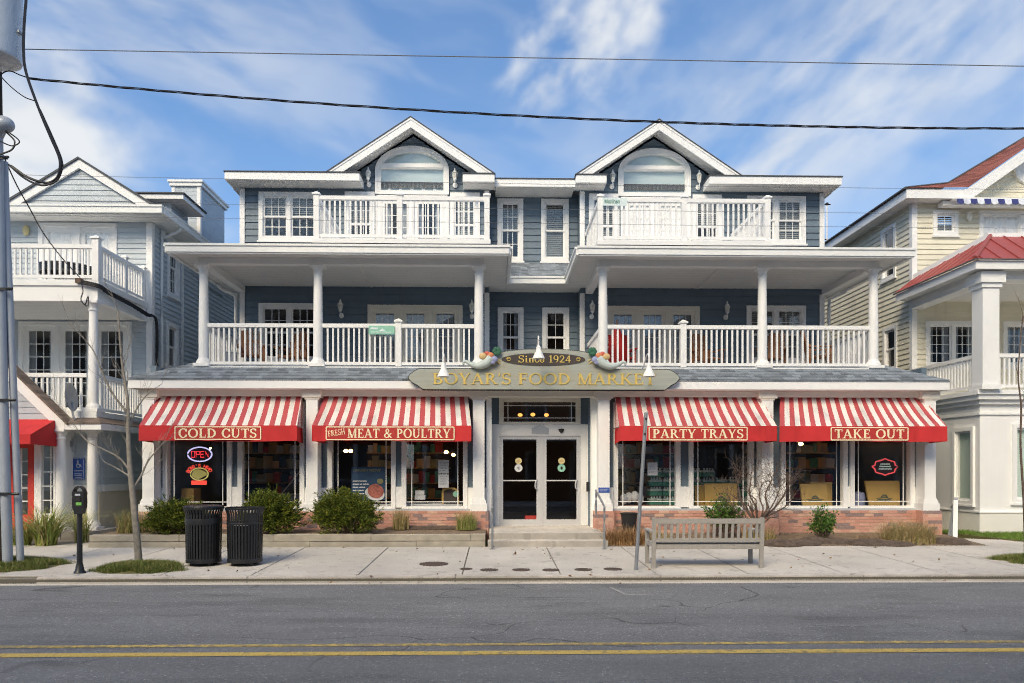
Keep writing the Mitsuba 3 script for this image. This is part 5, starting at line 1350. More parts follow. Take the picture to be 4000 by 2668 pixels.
obj('bay_moulding', cat(box(11.08, 22, 16.715, 19.4, 2.86, 2.91), box(11.07, 22, 16.70, 19.4, .605, .64)), 'white_paint', C)
co = obj('cornice', cat(box(11.04, 22, 16.66, 19.45, 3.10, 3.20), box(10.96, 22, 16.56, 19.45, 3.20, 3.31), box(10.90, 22, 16.50, 19.45, 3.31, 3.41)), 'white_paint', C)
rail(C, (11.02, 16.82), (11.02, 19.4), 3.42, 4.24, .115)
rail(C, (11.36, 16.62), (15.0, 16.62), 3.42, 4.24, .115)
cl = obj('square_column', box(10.96, 11.34, 16.42, 16.80, 3.52, 5.70), 'white_paint', C)
obj('column_base', box(10.92, 11.38, 16.38, 16.84, 3.412, 3.52), 'white_paint', cl)
obj('capital', cat(box(10.92, 11.38, 16.38, 16.84, 5.70, 5.80), box(10.87, 11.43, 16.33, 16.89, 5.802, 6.05)), 'white_paint', cl)
pf = obj('porch_fascia', cat(box(10.66, 20, 16.20, 16.235, 6.06, 6.25), box(10.66, 10.695, 16.24, 19.5, 6.06, 6.25)), 'white_paint', C)
obj('porch_ceiling', box(10.70, 20, 16.24, 19.46, 6.08, 6.11), 'soffit_white', pf)
obj('porch_beam', cat(box(10.98, 20, 16.5, 16.9, 5.90, 6.078), box(11.0, 11.35, 17.06, 19.45, 5.85, 6.078)), 'white_paint', pf)
mr = obj('metal_roof', cat(slab([10.60, 16.14, 6.27], [20, 16.14, 6.27], [20, 17.26, 7.11], [11.7, 17.26, 7.11], .03), slab([10.60, 19.5, 6.27], [10.60, 16.14, 6.27], [11.7, 17.26, 7.11], [11.12, 19.5, 6.68], .03)), 'red_metal', C)
for k in range(14):
    x = 10.75 + .42 * k
    y1 = min(17.25, 16.16 + (x - 10.6) * 1.01)
    obj('standing_seam', slab([x, 16.15, 6.305], [x + .03, 16.15, 6.305], [x + .03, y1, 6.305 + (y1 - 16.15) * .752], [x, y1, 6.305 + (y1 - 16.15) * .752], .05), 'red_metal', mr)
for k in range(8):
    y = 16.45 + .40 * k
    u = min(1.0, (y - 16.14) / 1.12) if y < 17.26 else 1 - .47 * (y - 17.26) / 2.24
    obj('standing_seam', slab([10.61, y, 6.30], [10.61 + 1.1 * u, y, 6.30 + .84 * u], [10.61 + 1.1 * u, y + .03, 6.30 + .84 * u], [10.61, y + .03, 6.30], .05), 'red_metal', mr)
obj('hip_cap', tube([[10.60, 16.14, 6.29], [11.7, 17.26, 7.13]], .05, 6), 'red_metal', mr)
obj('roof_curb', cat(box(11.65, 20, 17.262, 17.34, 7.0, 7.20), slab([11.66, 17.26, 7.20], [11.74, 17.26, 7.20], [11.2, 19.48, 6.78], [11.10, 19.48, 6.78], .14)), 'white_paint', mr)
obj('drip_edge', cat(box(10.59, 20, 16.13, 16.16, 6.245, 6.272), box(10.59, 10.62, 16.16, 19.5, 6.245, 6.272)), 'dark_roof_edge', mr)
obj('porch_lamp', ball([12.60, 19.42, 8.33], [.07, .06, .13]), 'ivory_paint', C, smooth=True)
obj('vent_pipe', tube([[11.6, 27, 8.7], [11.6, 27, 10.35]], .07, 10), 'gutter_white', C)
a = thing('retractable_awning', 'blue and white striped scalloped awning under the gable of the cream house', 'awning')
obj('cassette', box(11.76, 17, 19.2, 19.44, 8.55, 8.66), 'white_paint', a)
P, F, UV = [], [], []
n = 0
xs = np.arange(11.95, 17.0, .18)
for x in xs:
    for q in range(7):
        u = q / 6
        P += [(x + .18 * u, 18.93, 8.62), (x + .18 * u, 18.90, 8.50 - .035 * math.sin(math.pi * u))]
        UV += [(x - 11.95 + .001 + .178 * u, 1), (x - 11.95 + .001 + .178 * u, 0)]
        if q < 6:
            F += [(n, n + 2, n + 3), (n, n + 3, n + 1)]
        n += 2
obj('valance', (np.array(P), np.array(F)), 'blue_striped_canvas', a, uv=np.array(UV))
obj('front_bar', cat(box(11.93, 17, 18.93, 18.99, 8.61, 8.66), box(11.93, 17, 18.99, 19.2, 8.64, 8.66)), 'white_paint', a)
t = thing('antenna', 'thin white antenna mast behind the roof of the cream house', 'antenna')
obj('mast', tube([[11.75, 26, 8.6], [11.75, 26, 11.0]], .025, 6), 'gutter_white', t)
obj('cross_arm', cat(tube([[11.62, 26, 10.98], [11.88, 26, 10.98]], .02, 5), tube([[11.6, 26, 9.75], [11.9, 26, 9.72]], .02, 5), ball([11.75, 26, 11.0], .06, 1)), 'cable_black', t)

# ------------------------------------------------------------------ porch furniture, banners


def chair(x, y, z, rz, m, lab, name='porch_chair', group=None):
    t = thing(name, lab, 'chair', group)
    c_, s_ = math.cos(rz), math.sin(rz)

    def P(mesh):
        v, f = mesh
        return np.column_stack([x + v[:, 0] * c_ - v[:, 1] * s_, y + v[:, 0] * s_ + v[:, 1] * c_, z + v[:, 2]]), f
    obj('seat', P(box(-.26, .26, -.26, .24, .40, .43)), m, t)
    for k in range(5):
        xx = -.23 + .10 * k
        v, f = box(xx, xx + .07, .22, .245, .43, 1.05 + .05 * math.sin(math.pi * (k + .5) / 5))
        v = v.copy()
        v[v[:, 2] > .6, 1] += .14
        obj('back_slat', P((v, f)), m, t)
    obj('back_rail', P(box(-.26, .26, .30, .33, .78, .84)), m, t)
    for sx in (-1, 1):
        for sy in (-1, 1):
            obj('leg', P(box(sx * .26 - .025, sx * .26 + .025, sy * .23 - .025, sy * .23 + .025, .03, .62 if sy < 0 else .7)), m, t)
        obj('armrest', P(box(sx * .28 - .045, sx * .28 + .045, -.30, .26, .62, .645)), m, t)
        obj('rocker', P(cat(tube(bez([[sx * .26, -.40, .07], [sx * .26, -.2, .015], [sx * .26, .1, .012], [sx * .26, .45, .08]], 4), .02, 5))), m, t)


chair(-5.75, 17.6, 3.862, .35, 'brown_wood', 'brown rocking chair at the left end of the left porch')
chair(-4.85, 17.8, 3.862, -.3, 'brown_wood', 'brown rocking chair on the left porch nearest its second column')
chair(3.05, 17.9, 3.862, .1, 'umbrella_red', 'red painted chair beside the closed red umbrella on the right porch')
chair(5.15, 17.9, 3.862, .4, 'brown_wood', 'brown chair on the right porch left of the middle column')
chair(6.7, 17.8, 3.862, -.5, 'brown_wood', 'brown chair on the right porch right of the middle column')
chair(7.7, 17.5, 3.862, 1.3, 'brown_wood', 'brown chair on the right porch at its far right end')
t = thing('parasol', 'closed red parasol standing on the right porch behind the railing', 'umbrella')
obj('canopy', lathe([(.02, 5.0), (.10, 4.85), (.20, 4.45), (.24, 4.10), (.21, 3.98), (.05, 3.96)], 2.85, 17.35, 14), 'umbrella_red', t, smooth=50)
obj('pole', tube([[2.85, 17.35, 3.862], [2.85, 17.35, 5.12]], .02, 8), 'brown_wood', t)
obj('foot', lathe([(0, 3.862), (.2, 3.862), (.2, 3.90), (.05, 3.94), (0, 3.94)], 2.85, 17.35, 16), 'black_metal', t)
t = thing('bin_table', 'pale wicker side table at the left end of the left porch', 'table')
obj('top', box(-6.2, -5.95, 17.0, 17.3, 4.28, 4.31), 'pale_banner', t)
obj('base', box(-6.17, -5.98, 17.03, 17.27, 3.862, 4.28), 'gray_trim', t)
bn = thing('banner', 'green and white sign hanging on the left porch railing', 'sign')
obj('sheet', box(-2.80, -2.23, 16.425, 16.435, 4.59, 4.78), 'mint_banner', bn)
obj('print', cat(box(-2.76, -2.60, 16.42, 16.424, 4.70, 4.74), ext(Polygon([(-2.58, 4.66), (-2.50, 4.72), (-2.42, 4.66)]), 16.42, 16.424), box(-2.74, -2.30, 16.42, 16.424, 4.63, 4.645)), 'pale_banner', bn)
bn = thing('banner', 'pale sign reading Monihan on the left end of the right balcony railing', 'sign')
obj('sheet', box(2.38, 2.93, 16.41, 16.42, 7.47, 7.64), 'pale_banner', bn)
m = meshkit.text_mesh('Monihan', .085, .003, bold=True)
v = np.asarray(m.vertices)
obj('lettering', (np.column_stack([2.42 + v[:, 0] * .34 / v[:, 0].max(), 16.408 - v[:, 2], 7.52 + v[:, 1]]), np.asarray(m.faces)), 'dark_green', bn)

# ------------------------------------------------------------------ street furniture


def trash_can(x, y, lab, lid):
    t = thing('trash_can', lab, 'trash can')
    z = pave_z(y)
    n = 36
    r = lambda u: .272 + .012 * math.sin(u * 2.2) + .04 * max(0, (u - .86) / .14) ** 2  # noqa: E731
    for k in range(n):
        q = 2 * math.pi * k / n
        pts_ = []
        for u in np.linspace(0.05, 1.0, 9):
            rr = r(u)
            for w_ in (-.0155, .0155):
                pts_.append((x + rr * math.cos(q) - w_ * math.sin(q), y + rr * math.sin(q) + w_ * math.cos(q), z + .055 + .90 * u))
        V = np.array(pts_)
        inn = np.array([x, y, 0])
        V2 = V.copy()
        V2[:, :2] -= (V[:, :2] - inn[:2]) / np.linalg.norm(V[:, :2] - inn[:2], axis=1, keepdims=True) * .007
        m_ = len(V)
        F = []
        for i in range(8):
            a = 2 * i
            F += [(a, a + 1, a + 3), (a, a + 3, a + 2), (m_ + a, m_ + a + 3, m_ + a + 1), (m_ + a, m_ + a + 2, m_ + a + 3), (a, a + 2, m_ + a + 2), (a, m_ + a + 2, m_ + a), (a + 1, m_ + a + 1, m_ + a + 3), (a + 1, m_ + a + 3, a + 3)]
        obj('slat', (np.vstack([V, V2]), np.array(F)), 'black_metal', t)
    for nm, u, h in (('base_ring', .0, .07), ('middle_band', .70 if lid else .70, .10 if lid else .035), ('top_ring', .97, .035)):
        rr = r(u) + .004
        obj(nm, lathe([(rr, z + .05 + .90 * u), (rr + .004, z + .05 + .90 * u + h / 2), (rr, z + .05 + .90 * u + h), (rr - .012, z + .05 + .90 * u + h), (rr - .012, z + .05 + .90 * u), (rr, z + .05 + .90 * u)], x, y, 36), 'black_metal', t, smooth=40)
    obj('liner', lathe([(0, z + .07), (.245, z + .07), (.25, z + (.84 if lid else .70)), (.24, z + (.84 if lid else .70)), (.235, z + .10)], x, y, 28), 'black_plastic', t, smooth=40)
    obj('foot', cat(*[lathe([(.03, z - .01), (.03, z + .06)], x + .2 * math.cos(q), y + .2 * math.sin(q), 8) for q in (.8, 2.3, 3.9, 5.5)]), 'black_metal', t)
    if lid:
        obj('lid', lathe([(.305, z + .955), (.318, z + .965), (.305, z + .985), (.20, z + 1.0), (.17, z + .995), (.17, z + .96)], x, y, 32), 'black_metal', t, smooth=40)
    else:
        rr = .277
        P = []
        segs = [(math.radians(b), math.radians(e)) for b, e in ((-158, -132), (-112, -104), (-98, -62))]
        for b, e in segs:
            th_ = np.linspace(b, e, 8)
            V = np.vstack([np.column_stack([x + rr * np.cos(th_), y + rr * np.sin(th_), th_ * 0 + z + .665]), np.column_stack([x + rr * np.cos(th_), y + rr * np.sin(th_), th_ * 0 + z + .705])])
            P.append((V, np.array([q for i in range(7) for q in ((i, i + 1, i + 9), (i, i + 9, i + 8))])))
        obj('sticker', cat(*P), 'poster_white', t)


trash_can(-4.84, 12.40, 'black slatted metal trash can with solid upper band, the left of the pair', True)
trash_can(-4.16, 12.40, 'black slatted metal trash can with white stickers round it, the right of the pair', False)

t = thing('parking_meter', 'black parking meter with a green label on a post', 'parking meter')
x, y, z = -6.44, 11.62, .0
obj('post', lathe([(.085, z), (.085, z + .025), (.065, z + .05), (.052, z + .13), (.042, z + .16), (.036, z + .92), (.05, z + .94)], x, y, 16), 'black_metal', t, smooth=40)
hb = [(.05, .93), (.06, .97), (.078, 1.02), (.084, 1.10), (.078, 1.19), (.082, 1.20), (.085, 1.25)]
g = Polygon([(x - a, b) for a, b in hb] + [(x + a, b) for a, b in hb[::-1]])
hd = obj('head', ext(g.buffer(.006), y - .055, y + .055), 'black_metal', t)
dome = Polygon([(x + .088 * math.cos(q), 1.25 + .105 * math.sin(q)) for q in np.linspace(0, math.pi, 16)])
obj('dome', ext(dome.difference(Polygon([(x + .066 * math.cos(q), 1.265 + .07 * math.sin(q)) for q in np.linspace(.1, math.pi - .1, 12)])), y - .045, y + .045), 'black_metal', hd)
obj('display', box(x - .04, x + .04, y - .060, y - .056, 1.205, 1.235), 'gray_trim', hd)
obj('coin_plate', box(x - .045, x + .045, y - .066, y - .056, 1.12, 1.18), 'black_plastic', hd)
obj('green_label', box(x - .02, x + .062, y - .068, y - .056, 1.06, 1.105), 'meter_green', hd)

t = thing('street_sign', 'leaning steel post with a parking sign seen edge-on beside the bench', 'sign')
p0, p1 = np.array([2.235, 11.75, .0]), np.array([2.40, 11.75, 2.52])
obj('post', tube([p0, p1], .030, 8), 'galvanised', t)
d_ = (p1 - p0) / np.linalg.norm(p1 - p0)
v, f = box(-.004, .004, -.15, .15, 2.08, 2.53)
v = v.copy()
v[:, 0] += 2.415 + (v[:, 2] - 2.4) * .065 + v[:, 1] * .18
v[:, 1] += 11.74
obj('plate', (v, f), 'gray_pipe', t)
obj('bolt', cat(ball([2.39, 11.71, 2.42], .018, 1), ball([2.37, 11.71, 2.18], .018, 1)), 'iron_cover', t)

t = thing('bench', 'weathered grey teak bench facing the shop, its slatted back to the street', 'bench')
bx0, bx1, by = 2.55, 4.30, 11.90
z = .014
for x in (bx0, bx1):
    v, f = box(x - .03, x + .03, by - .03, by + .03, z, z + .82)
    v = v.copy()
    v[v[:, 2] > .5, 1] -= .05
    obj('back_leg', (v, f), 'weathered_teak', t)
    obj('front_leg', box(x - .03, x + .03, by + .47, by + .53, z, z + .575), 'weathered_teak', t)
    obj('armrest', box(x - .035, x + .035, by + .0, by + .56, z + .577, z + .61), 'weathered_teak', t)
    obj('side_rail', box(x - .018, x + .018, by + .03, by + .47, z + .34, z + .42), 'weathered_teak', t)
obj('top_rail', box(bx0 + .03, bx1 - .03, by - .075, by - .035, z + .725, z + .805), 'weathered_teak', t)
obj('lower_rail', box(bx0 + .03, bx1 - .03, by - .045, by - .005, z + .43, z + .485), 'weathered_teak', t)
obj('seat_rail', box(bx0 + .03, bx1 - .03, by - .02, by + .02, z + .31, z + .385), 'weathered_teak', t)
obj('seat_rail', box(bx0 + .03, bx1 - .03, by + .48, by + .52, z + .31, z + .385), 'weathered_teak', t)
for k in range(5):
    obj('seat_slat', box(bx0 - .01, bx1 + .01, by + .035 + .098 * k, by + .115 + .098 * k, z + .387, z + .41), 'weathered_teak', t)
for k in range(17):
    x = bx0 + .085 + (bx1 - bx0 - .17) * k / 16
    v, f = box(x - .022, x + .022, -.008, .008, z + .485, z + .725)
    v = v.copy()
    v[:, 1] += by - .028 - .03 * (v[:, 2] - z - .485) / .24
    obj('back_slat', (v, f), 'weathered_teak', t)

t = thing('waste_bin', 'small black bin against the brick wall right of the entrance', 'bin')
obj('body', lathe([(0, .22), (.14, .22), (.175, .64), (.165, .64), (.13, .25)], 2.86, 15.80, 20), 'black_plastic', t, smooth=40)
obj('rim', lathe([(.175, .635), (.19, .65), (.19, .675), (.165, .68), (.16, .65)], 2.86, 15.80, 20), 'black_plastic', t, smooth=40)
t = thing('folded_board', 'white board leaning in the gap between the shop and the cream house', 'board')
obj('front_panel', slab([9.98, 15.95, .12], [10.06, 15.9, .12], [10.32, 16.3, .92], [10.25, 16.35, .92], .04), 'gutter_white', t)
obj('rear_panel', slab([10.24, 16.55, .12], [10.30, 16.5, .12], [10.33, 16.31, .98], [10.27, 16.36, .98], .04), 'gray_trim', t)
for x, y, r, lab in ((-1.03, 12.42, .225, 'large round rusty manhole cover in the pavement'), (-.47, 11.88, .085, 'smallest round valve cover beside a pavement joint'), (-.10, 11.78, .125, 'round valve cover, second from the left in the row by the kerb'), (.41, 11.78, .125, 'round valve cover, third from the left in the row by the kerb'),
                     (.88, 11.75, .12, 'round valve cover lying across a pavement joint in front of the entrance'), (1.40, 11.78, .125, 'round valve cover, second from the right in the row by the kerb'), (1.88, 11.82, .13, 'round valve cover nearest the leaning sign post')):
    z = .002 + pave_z(y) + (y - 11.35) * .0003
    t = thing('manhole_cover', lab, 'manhole cover')
    obj('frame', lathe([(r + .02, z - .01), (r + .018, z + .007), (r, z + .008), (r - .004, z + .002), (r - .004, z - .01)], x, y, 28), 'iron_cover', t)
    obj('lid', cat(lathe([(0, z + .006), (r - .008, z + .006), (r - .008, z - .01)], x, y, 28), *[box(x - .6 * r, x + .6 * r, y + k * r * .3 - .006, y + k * r * .3 + .006, z + .0055, z + .010) for k in (-1, 0, 1)]), 'iron_cover', t)

# ------------------------------------------------------------------ utility pole, conduits, transformer, wires
t = thing('utility_pole', 'dark wooden utility pole with two grey conduits strapped to it at the left edge', 'utility pole')
obj('pole', tube([[-8.07, 12.25, -.1], [-8.25, 12.25, 11.0]], [.165, .13], 16), 'dark_wood_pole', t, smooth=40)
obj('conduit', tube(bez([[-7.86, 12.12, .0], [-7.95, 12.11, 3.5], [-8.01, 12.10, 7.0]], 8), .075, 12), 'gray_pipe', t, smooth=40)
obj('conduit', tube(bez([[-7.72, 12.22, .0], [-7.845, 12.20, 3.4], [-7.93, 12.2, 5.4], [-7.97, 12.2, 6.6]], 8), .055, 12), 'gray_pipe', t, smooth=40)
for z, x in ((1.22, -7.90), (2.72, -7.95), (4.5, -8.0), (6.6, -8.06)):
    obj('strap', cat(box(x - .12, x + .25, 12.02, 12.05, z - .022, z + .022), tube([[x + .19, 12.0, z], [x + .29, 12.0, z]], .02, 6)), 'black_metal', t)
obj('weatherhead', cat(ball([-7.89, 12.05, 7.14], [.17, .14, .13], 3), tube([[-8.01, 12.1, 6.95], [-7.94, 12.08, 7.12]], [.076, .10], 10)), 'gray_pipe', t, smooth=True)
t = thing('transformer', 'grey cylindrical transformer hanging at the top of the utility pole', 'transformer')
obj('tank', lathe([(0, 8.02), (.25, 8.02), (.37, 8.07), (.385, 8.11), (.385, 9.5), (.40, 9.5), (.40, 9.58), (.25, 9.70), (0, 9.74)], -7.90, 11.85, 32), 'transformer_gray', t, smooth=40)
obj('bushing', cat(tube([[-7.53, 11.8, 9.18], [-7.40, 11.78, 9.20], [-7.34, 11.78, 9.14]], [.03, .045, .03], 8), ball([-7.47, 11.78, 9.05], [.04, .04, .06], 1)), 'galvanised', t)
obj('lug', cat(box(-7.53, -7.48, 11.8, 11.9, 8.48, 8.52), box(-7.78, -7.72, 11.44, 11.47, 9.3, 9.6)), 'galvanised', t)


def wire(lab, pts_, r, m='cable_black', name='overhead_wire', n=14):
    return single(name, tube(bez(pts_, n), r, 5), m, lab, 'wire')


def sagline(lab, a, b, sag, r, m='cable_black', twist=0):
    a, b = np.array(a, float), np.array(b, float)
    u = np.linspace(0, 1, 160)
    p = a + (b - a) * u[:, None]
    p[:, 2] -= sag * 4 * u * (1 - u)
    if not twist:
        return single('overhead_wire', tube(p, r, 5), m, lab, 'wire')
    t_ = thing('overhead_wire', lab, 'wire')
    u = np.linspace(0, 1, 700)
    p = a + (b - a) * u[:, None]
    p[:, 2] -= sag * 4 * u * (1 - u)
    for k in range(3):
        ph = u * twist + k * 2.094 + 1.1 * np.sin(u * 17)
        obj('strand', tube(p + np.column_stack([u * 0, np.cos(ph) * r * 1.1, np.sin(ph) * r * 1.25]), r * .8, 5), m, t_)


sagline('thin overhead wire, the highest crossing the sky', [-8.04, 12.2, 8.437], [24, 12.2, 8.29], .0, .008, 'cable_gray')
sagline('thick twisted overhead cable sagging across the sky below the thin wire', [-7.52, 12.1, 7.91], [24, 12.1, 8.174], .777, .0105, twist=95)
for z, lab in ((6.55, 'faint thin wire level with the main eaves'), (6.12, 'faint thin wire crossing the upper balcony rails near their top'), (5.88, 'faint thin wire crossing the upper balcony balusters')):
    sagline(lab, [-7.9, 12.6, z], [24, 12.6, z], .10, .0035, 'cable_gray')
wire('black drop cable looping down from the transformer to the conduits', [[-7.36, 11.8, 9.12], [-7.40, 11.8, 8.6], [-7.41, 11.8, 8.2], [-7.37, 11.8, 7.85], [-7.22, 11.85, 7.35], [-7.07, 11.9, 6.93], [-6.95, 11.95, 6.60], [-6.93, 11.95, 6.42], [-7.0, 11.98, 6.26], [-7.18, 12.0, 6.19], [-7.5, 12.05, 6.30], [-7.80, 12.1, 6.50]], .022, name='drop_cable')
wire('second black cable beside the looping drop cable', [[-7.20, 11.87, 7.30], [-7.03, 11.92, 6.88], [-6.92, 11.97, 6.55], [-6.92, 11.97, 6.38], [-7.02, 11.99, 6.22], [-7.25, 12.0, 6.155], [-7.55, 12.05, 6.28], [-7.84, 12.1, 6.52]], .017, name='drop_cable')
wire('slim wire running from the pole down to the grey house balcony', [[-8.05, 12.2, 6.86], [-8.18, 12.8, 6.51], [-8.32, 13.4, 6.29], [-8.66, 14.4, 6.13], [-8.93, 15.5, 5.95], [-8.99, 16.23, 5.76]], .011, name='service_wire')
wire('loose wire from the pole to the drop cable', [[-8.1, 12.0, 8.15], [-7.75, 11.9, 7.75], [-7.45, 11.85, 7.50], [-7.25, 11.85, 7.42]], .009, name='service_wire')
wire('loop of black wire at the weatherhead', [[-7.90, 12.05, 7.05], [-7.75, 12.0, 6.98], [-7.60, 12.0, 6.85], [-7.72, 12.0, 6.78], [-7.95, 12.05, 6.88], [-8.15, 12.1, 7.0]], .011, name='service_wire')
wire('lower loop of black wire at the weatherhead', [[-7.84, 12.05, 7.02], [-7.68, 12.0, 6.86], [-7.72, 12.0, 6.72], [-7.95, 12.0, 6.62], [-8.2, 12.1, 6.55]], .014, name='service_wire')
wire('curled wire joining the twisted cable at the pole', [[-8.15, 12.1, 7.75], [-7.95, 12.05, 7.92], [-7.8, 12.05, 8.0], [-7.65, 12.1, 7.96], [-7.50, 12.1, 7.91]], .010, name='service_wire')
t = thing('cable_run', 'bundle of black cables along the edge of the grey house balcony', 'cable')
for k in range(3):
    obj('cable', tube(bez([[-9.0, 16.22, 5.70 - .03 * k], [-8.6, 16.25, 5.61 - .03 * k], [-8.57, 16.6, 5.56 - .035 * k], [-8.55, 17.6, 5.50 - .03 * k], [-8.52, 18.3, 5.42 - .03 * k], [-8.46 + .02 * k, 18.62, 5.30], [-8.46 + .02 * k, 18.66, 4.2], [-8.46 + .02 * k, 18.66, 2.9]], 6), .02, 6), 'cable_black', t, smooth=True)
obj('bracket', box(-9.08, -8.95, 16.20, 16.27, 5.64, 5.74), 'bark_brown', t)
obj('hanging_loop', tube(bez([[-8.95, 16.2, 5.66], [-8.88, 16.15, 5.45], [-8.92, 16.15, 5.25], [-8.78, 16.15, 5.12], [-8.80, 16.2, 5.35], [-8.86, 16.2, 5.15]], 6), .012, 5), 'cable_black', t)

# ------------------------------------------------------------------ plants


def leaves(P, D, L, W, rg, cols, bend=.0):
    """Diamond-shaped leaves at P along D; each its own colour from cols."""
    n = len(P)
    D = D / (np.linalg.norm(D, axis=1, keepdims=True) + 1e-9)
    S = np.cross(D, rg.normal(size=(n, 3)))
    S /= np.linalg.norm(S, axis=1, keepdims=True) + 1e-9
    L, W = np.broadcast_to(L, n)[:, None], np.broadcast_to(W, n)[:, None]
    N = np.cross(D, S)
    v = np.stack([P, P + D * L * .45 + S * W * .5 + N * L * bend, P + D * L, P + D * L * .45 - S * W * .5 + N * L * bend], 1).reshape(-1, 3)
    k = np.arange(n)[:, None] * 4
    f = np.vstack([k + [0, 1, 2], k + [0, 2, 3]])
    c_ = np.asarray(cols)[rg.integers(0, len(cols), n)] * rg.uniform(.75, 1.25, (n, 1))
    return (v, f), np.repeat(c_, 4, 0)


def grass(P, H, lean, W, rg, cols, seg=4):
    """Bent blades rooted at P."""
    n = len(P)
    a = rg.uniform(0, 2 * np.pi, n)
    d = np.column_stack([np.cos(a), np.sin(a), a * 0])
    s = np.column_stack([-np.sin(a), np.cos(a), a * 0])
    H = np.broadcast_to(H, n) * rg.uniform(.6, 1.15, n)
    le = lean * rg.uniform(.2, 1.3, n)
    V = []
    for i in range(seg + 1):
        u = i / seg
        c_ = P + d * (H * le * u ** 1.8)[:, None] + np.array([0, 0, 1]) * (H * (u - .28 * np.minimum(le, 1.5) * u ** 2.5))[:, None]
        w = W * (1 - u * .9)
        V += [c_ - s * w / 2, c_ + s * w / 2]
    v = np.stack(V, 1)
    m_ = 2 * (seg + 1)
    k = np.arange(n)[:, None] * m_
    f = np.vstack([k + q for i in range(seg) for q in ([2 * i, 2 * i + 1, 2 * i + 3], [2 * i, 2 * i + 3, 2 * i + 2])])
    col = np.asarray(cols)[rg.integers(0, len(cols), n)] * rg.uniform(.75, 1.25, (n, 1))
    return (v.reshape(-1, 3), f), np.repeat(col, m_, 0)


EVER = [(.045, .075, .010), (.075, .108, .012), (.11, .14, .014), (.17, .19, .02), (.030, .050, .008), (.21, .215, .026), (.058, .088, .011)]


def evergreen(x, y, z, rx, ry, h, lab, seed, n=420, cols=EVER):
    t = thing('evergreen_shrub', lab, 'shrub')
    rg = np.random.default_rng(seed)
    lobes = [(rg.uniform(-.5, .5) * rx, rg.uniform(-.5, .5) * ry, rg.uniform(.35, .75) * h, rg.uniform(.5, .75)) for _ in range(9)] + [(0, 0, .45 * h, .85)]
    PS, DS = [], []
    stems = []
    for k in range(n):
        lx, ly, lz, lr = lobes[rg.integers(0, len(lobes))]
        a, b = rg.uniform(0, 2 * np.pi), math.asin(rg.uniform(-.55, 1))
        d = np.array([math.cos(a) * math.cos(b), math.sin(a) * math.cos(b), math.sin(b)])
        rr = lr * rg.uniform(.35, 1.05) ** .5
        p = np.array([x + lx + d[0] * rx * rr * .75, y + ly + d[1] * ry * rr * .75, z + max(.05, lz + d[2] * h * .42 * rr)])
        D = d * np.array([1, 1, .6]) + np.array([0, 0, .45]) + rg.normal(size=3) * .2
        D /= np.linalg.norm(D)
        m_ = 30
        s = rg.uniform(0, 1, m_) ** .8
        ln = rg.uniform(.14, .30)
        PS.append(p + D * (s * ln)[:, None] + rg.normal(size=(m_, 3)) * (.030 * (1.15 - s))[:, None])
        DS.append(D + rg.normal(size=(m_, 3)) * .55)
        if k % 9 == 0:
            stems.append(tube([[x + lx * .15, y + ly * .15, z], [x + lx * .6, y + ly * .6, z + lz * .6], p], [.018, .011, .004], 5))
    P, D = np.vstack(PS), np.vstack(DS)
    mesh, col = leaves(P, D, rg.uniform(.04, .085, len(P)), rg.uniform(.010, .020, len(P)), rg, cols)
    obj('foliage', mesh, 'foliage', t, color=col)
    obj('stem', cat(*stems), 'bark_brown', t)


evergreen(-6.42, 15.02, .09, .56, .42, .80, 'spreading evergreen shrub behind the left trash can', 1, 720)
evergreen(-4.52, 15.02, .09, .56, .42, .98, 'evergreen shrub rising behind the right trash can', 2, 760)
evergreen(-2.97, 14.98, .08, .60, .46, 1.02, 'largest rounded evergreen shrub, left of the entrance under the poster window', 3, 1000)
GLOSS = [(.045, .11, .018), (.065, .15, .025), (.09, .19, .03), (.03, .075, .014), (.14, .20, .04)]
LEAFY = [(.055, .12, .022), (.08, .15, .03), (.12, .19, .035), (.035, .08, .016)]


def leafy(x, y, z, rx, h, lab, seed, n, cols, name='leafy_shrub', low=.35):
    t = thing(name, lab, 'shrub')
    rg = np.random.default_rng(seed)
    stems, PS, DS = [], [], []
    for k in range(n):
        a, u = rg.uniform(0, 2 * np.pi), rg.uniform(0, 1) ** .5
        tip = np.array([x + rx * u * math.cos(a), y + rx * .8 * u * math.sin(a), z + h * (low + (1 - low) * (1 - .6 * u * u) * rg.uniform(.45, 1))])
        base = np.array([x + rg.normal() * .03, y + rg.normal() * .03, z])
        mid = base * .5 + tip * .5 + rg.normal(size=3) * .03
        stems.append(tube([base, mid, tip], [.012, .008, .003], 4))
        m_ = 22
        s = rg.uniform(.5, 1.05, m_)
        PS.append(mid + (tip - mid) * ((s - .5) * 2)[:, None] + rg.normal(size=(m_, 3)) * .035)
        DS.append((tip - mid) / np.linalg.norm(tip - mid) * .5 + rg.normal(size=(m_, 3)) * .7 + [0, 0, .3])
    P, D = np.vstack(PS), np.vstack(DS)
    mesh, col = leaves(P, D, rg.uniform(.05, .085, len(P)), rg.uniform(.025, .04, len(P)), rg, cols, .08)
    obj('foliage', mesh, 'foliage', t, color=col)
    obj('stem', cat(*stems), 'bark_brown', t)


leafy(4.83, 15.6, .16, .46, .92, 'green shrub against the brick wall behind the bench', 11, 60, GLOSS)
leafy(6.83, 15.25, .12, .30, .78, 'small rounded green shrub standing alone before the brick wall', 12, 48, GLOSS, low=.2)


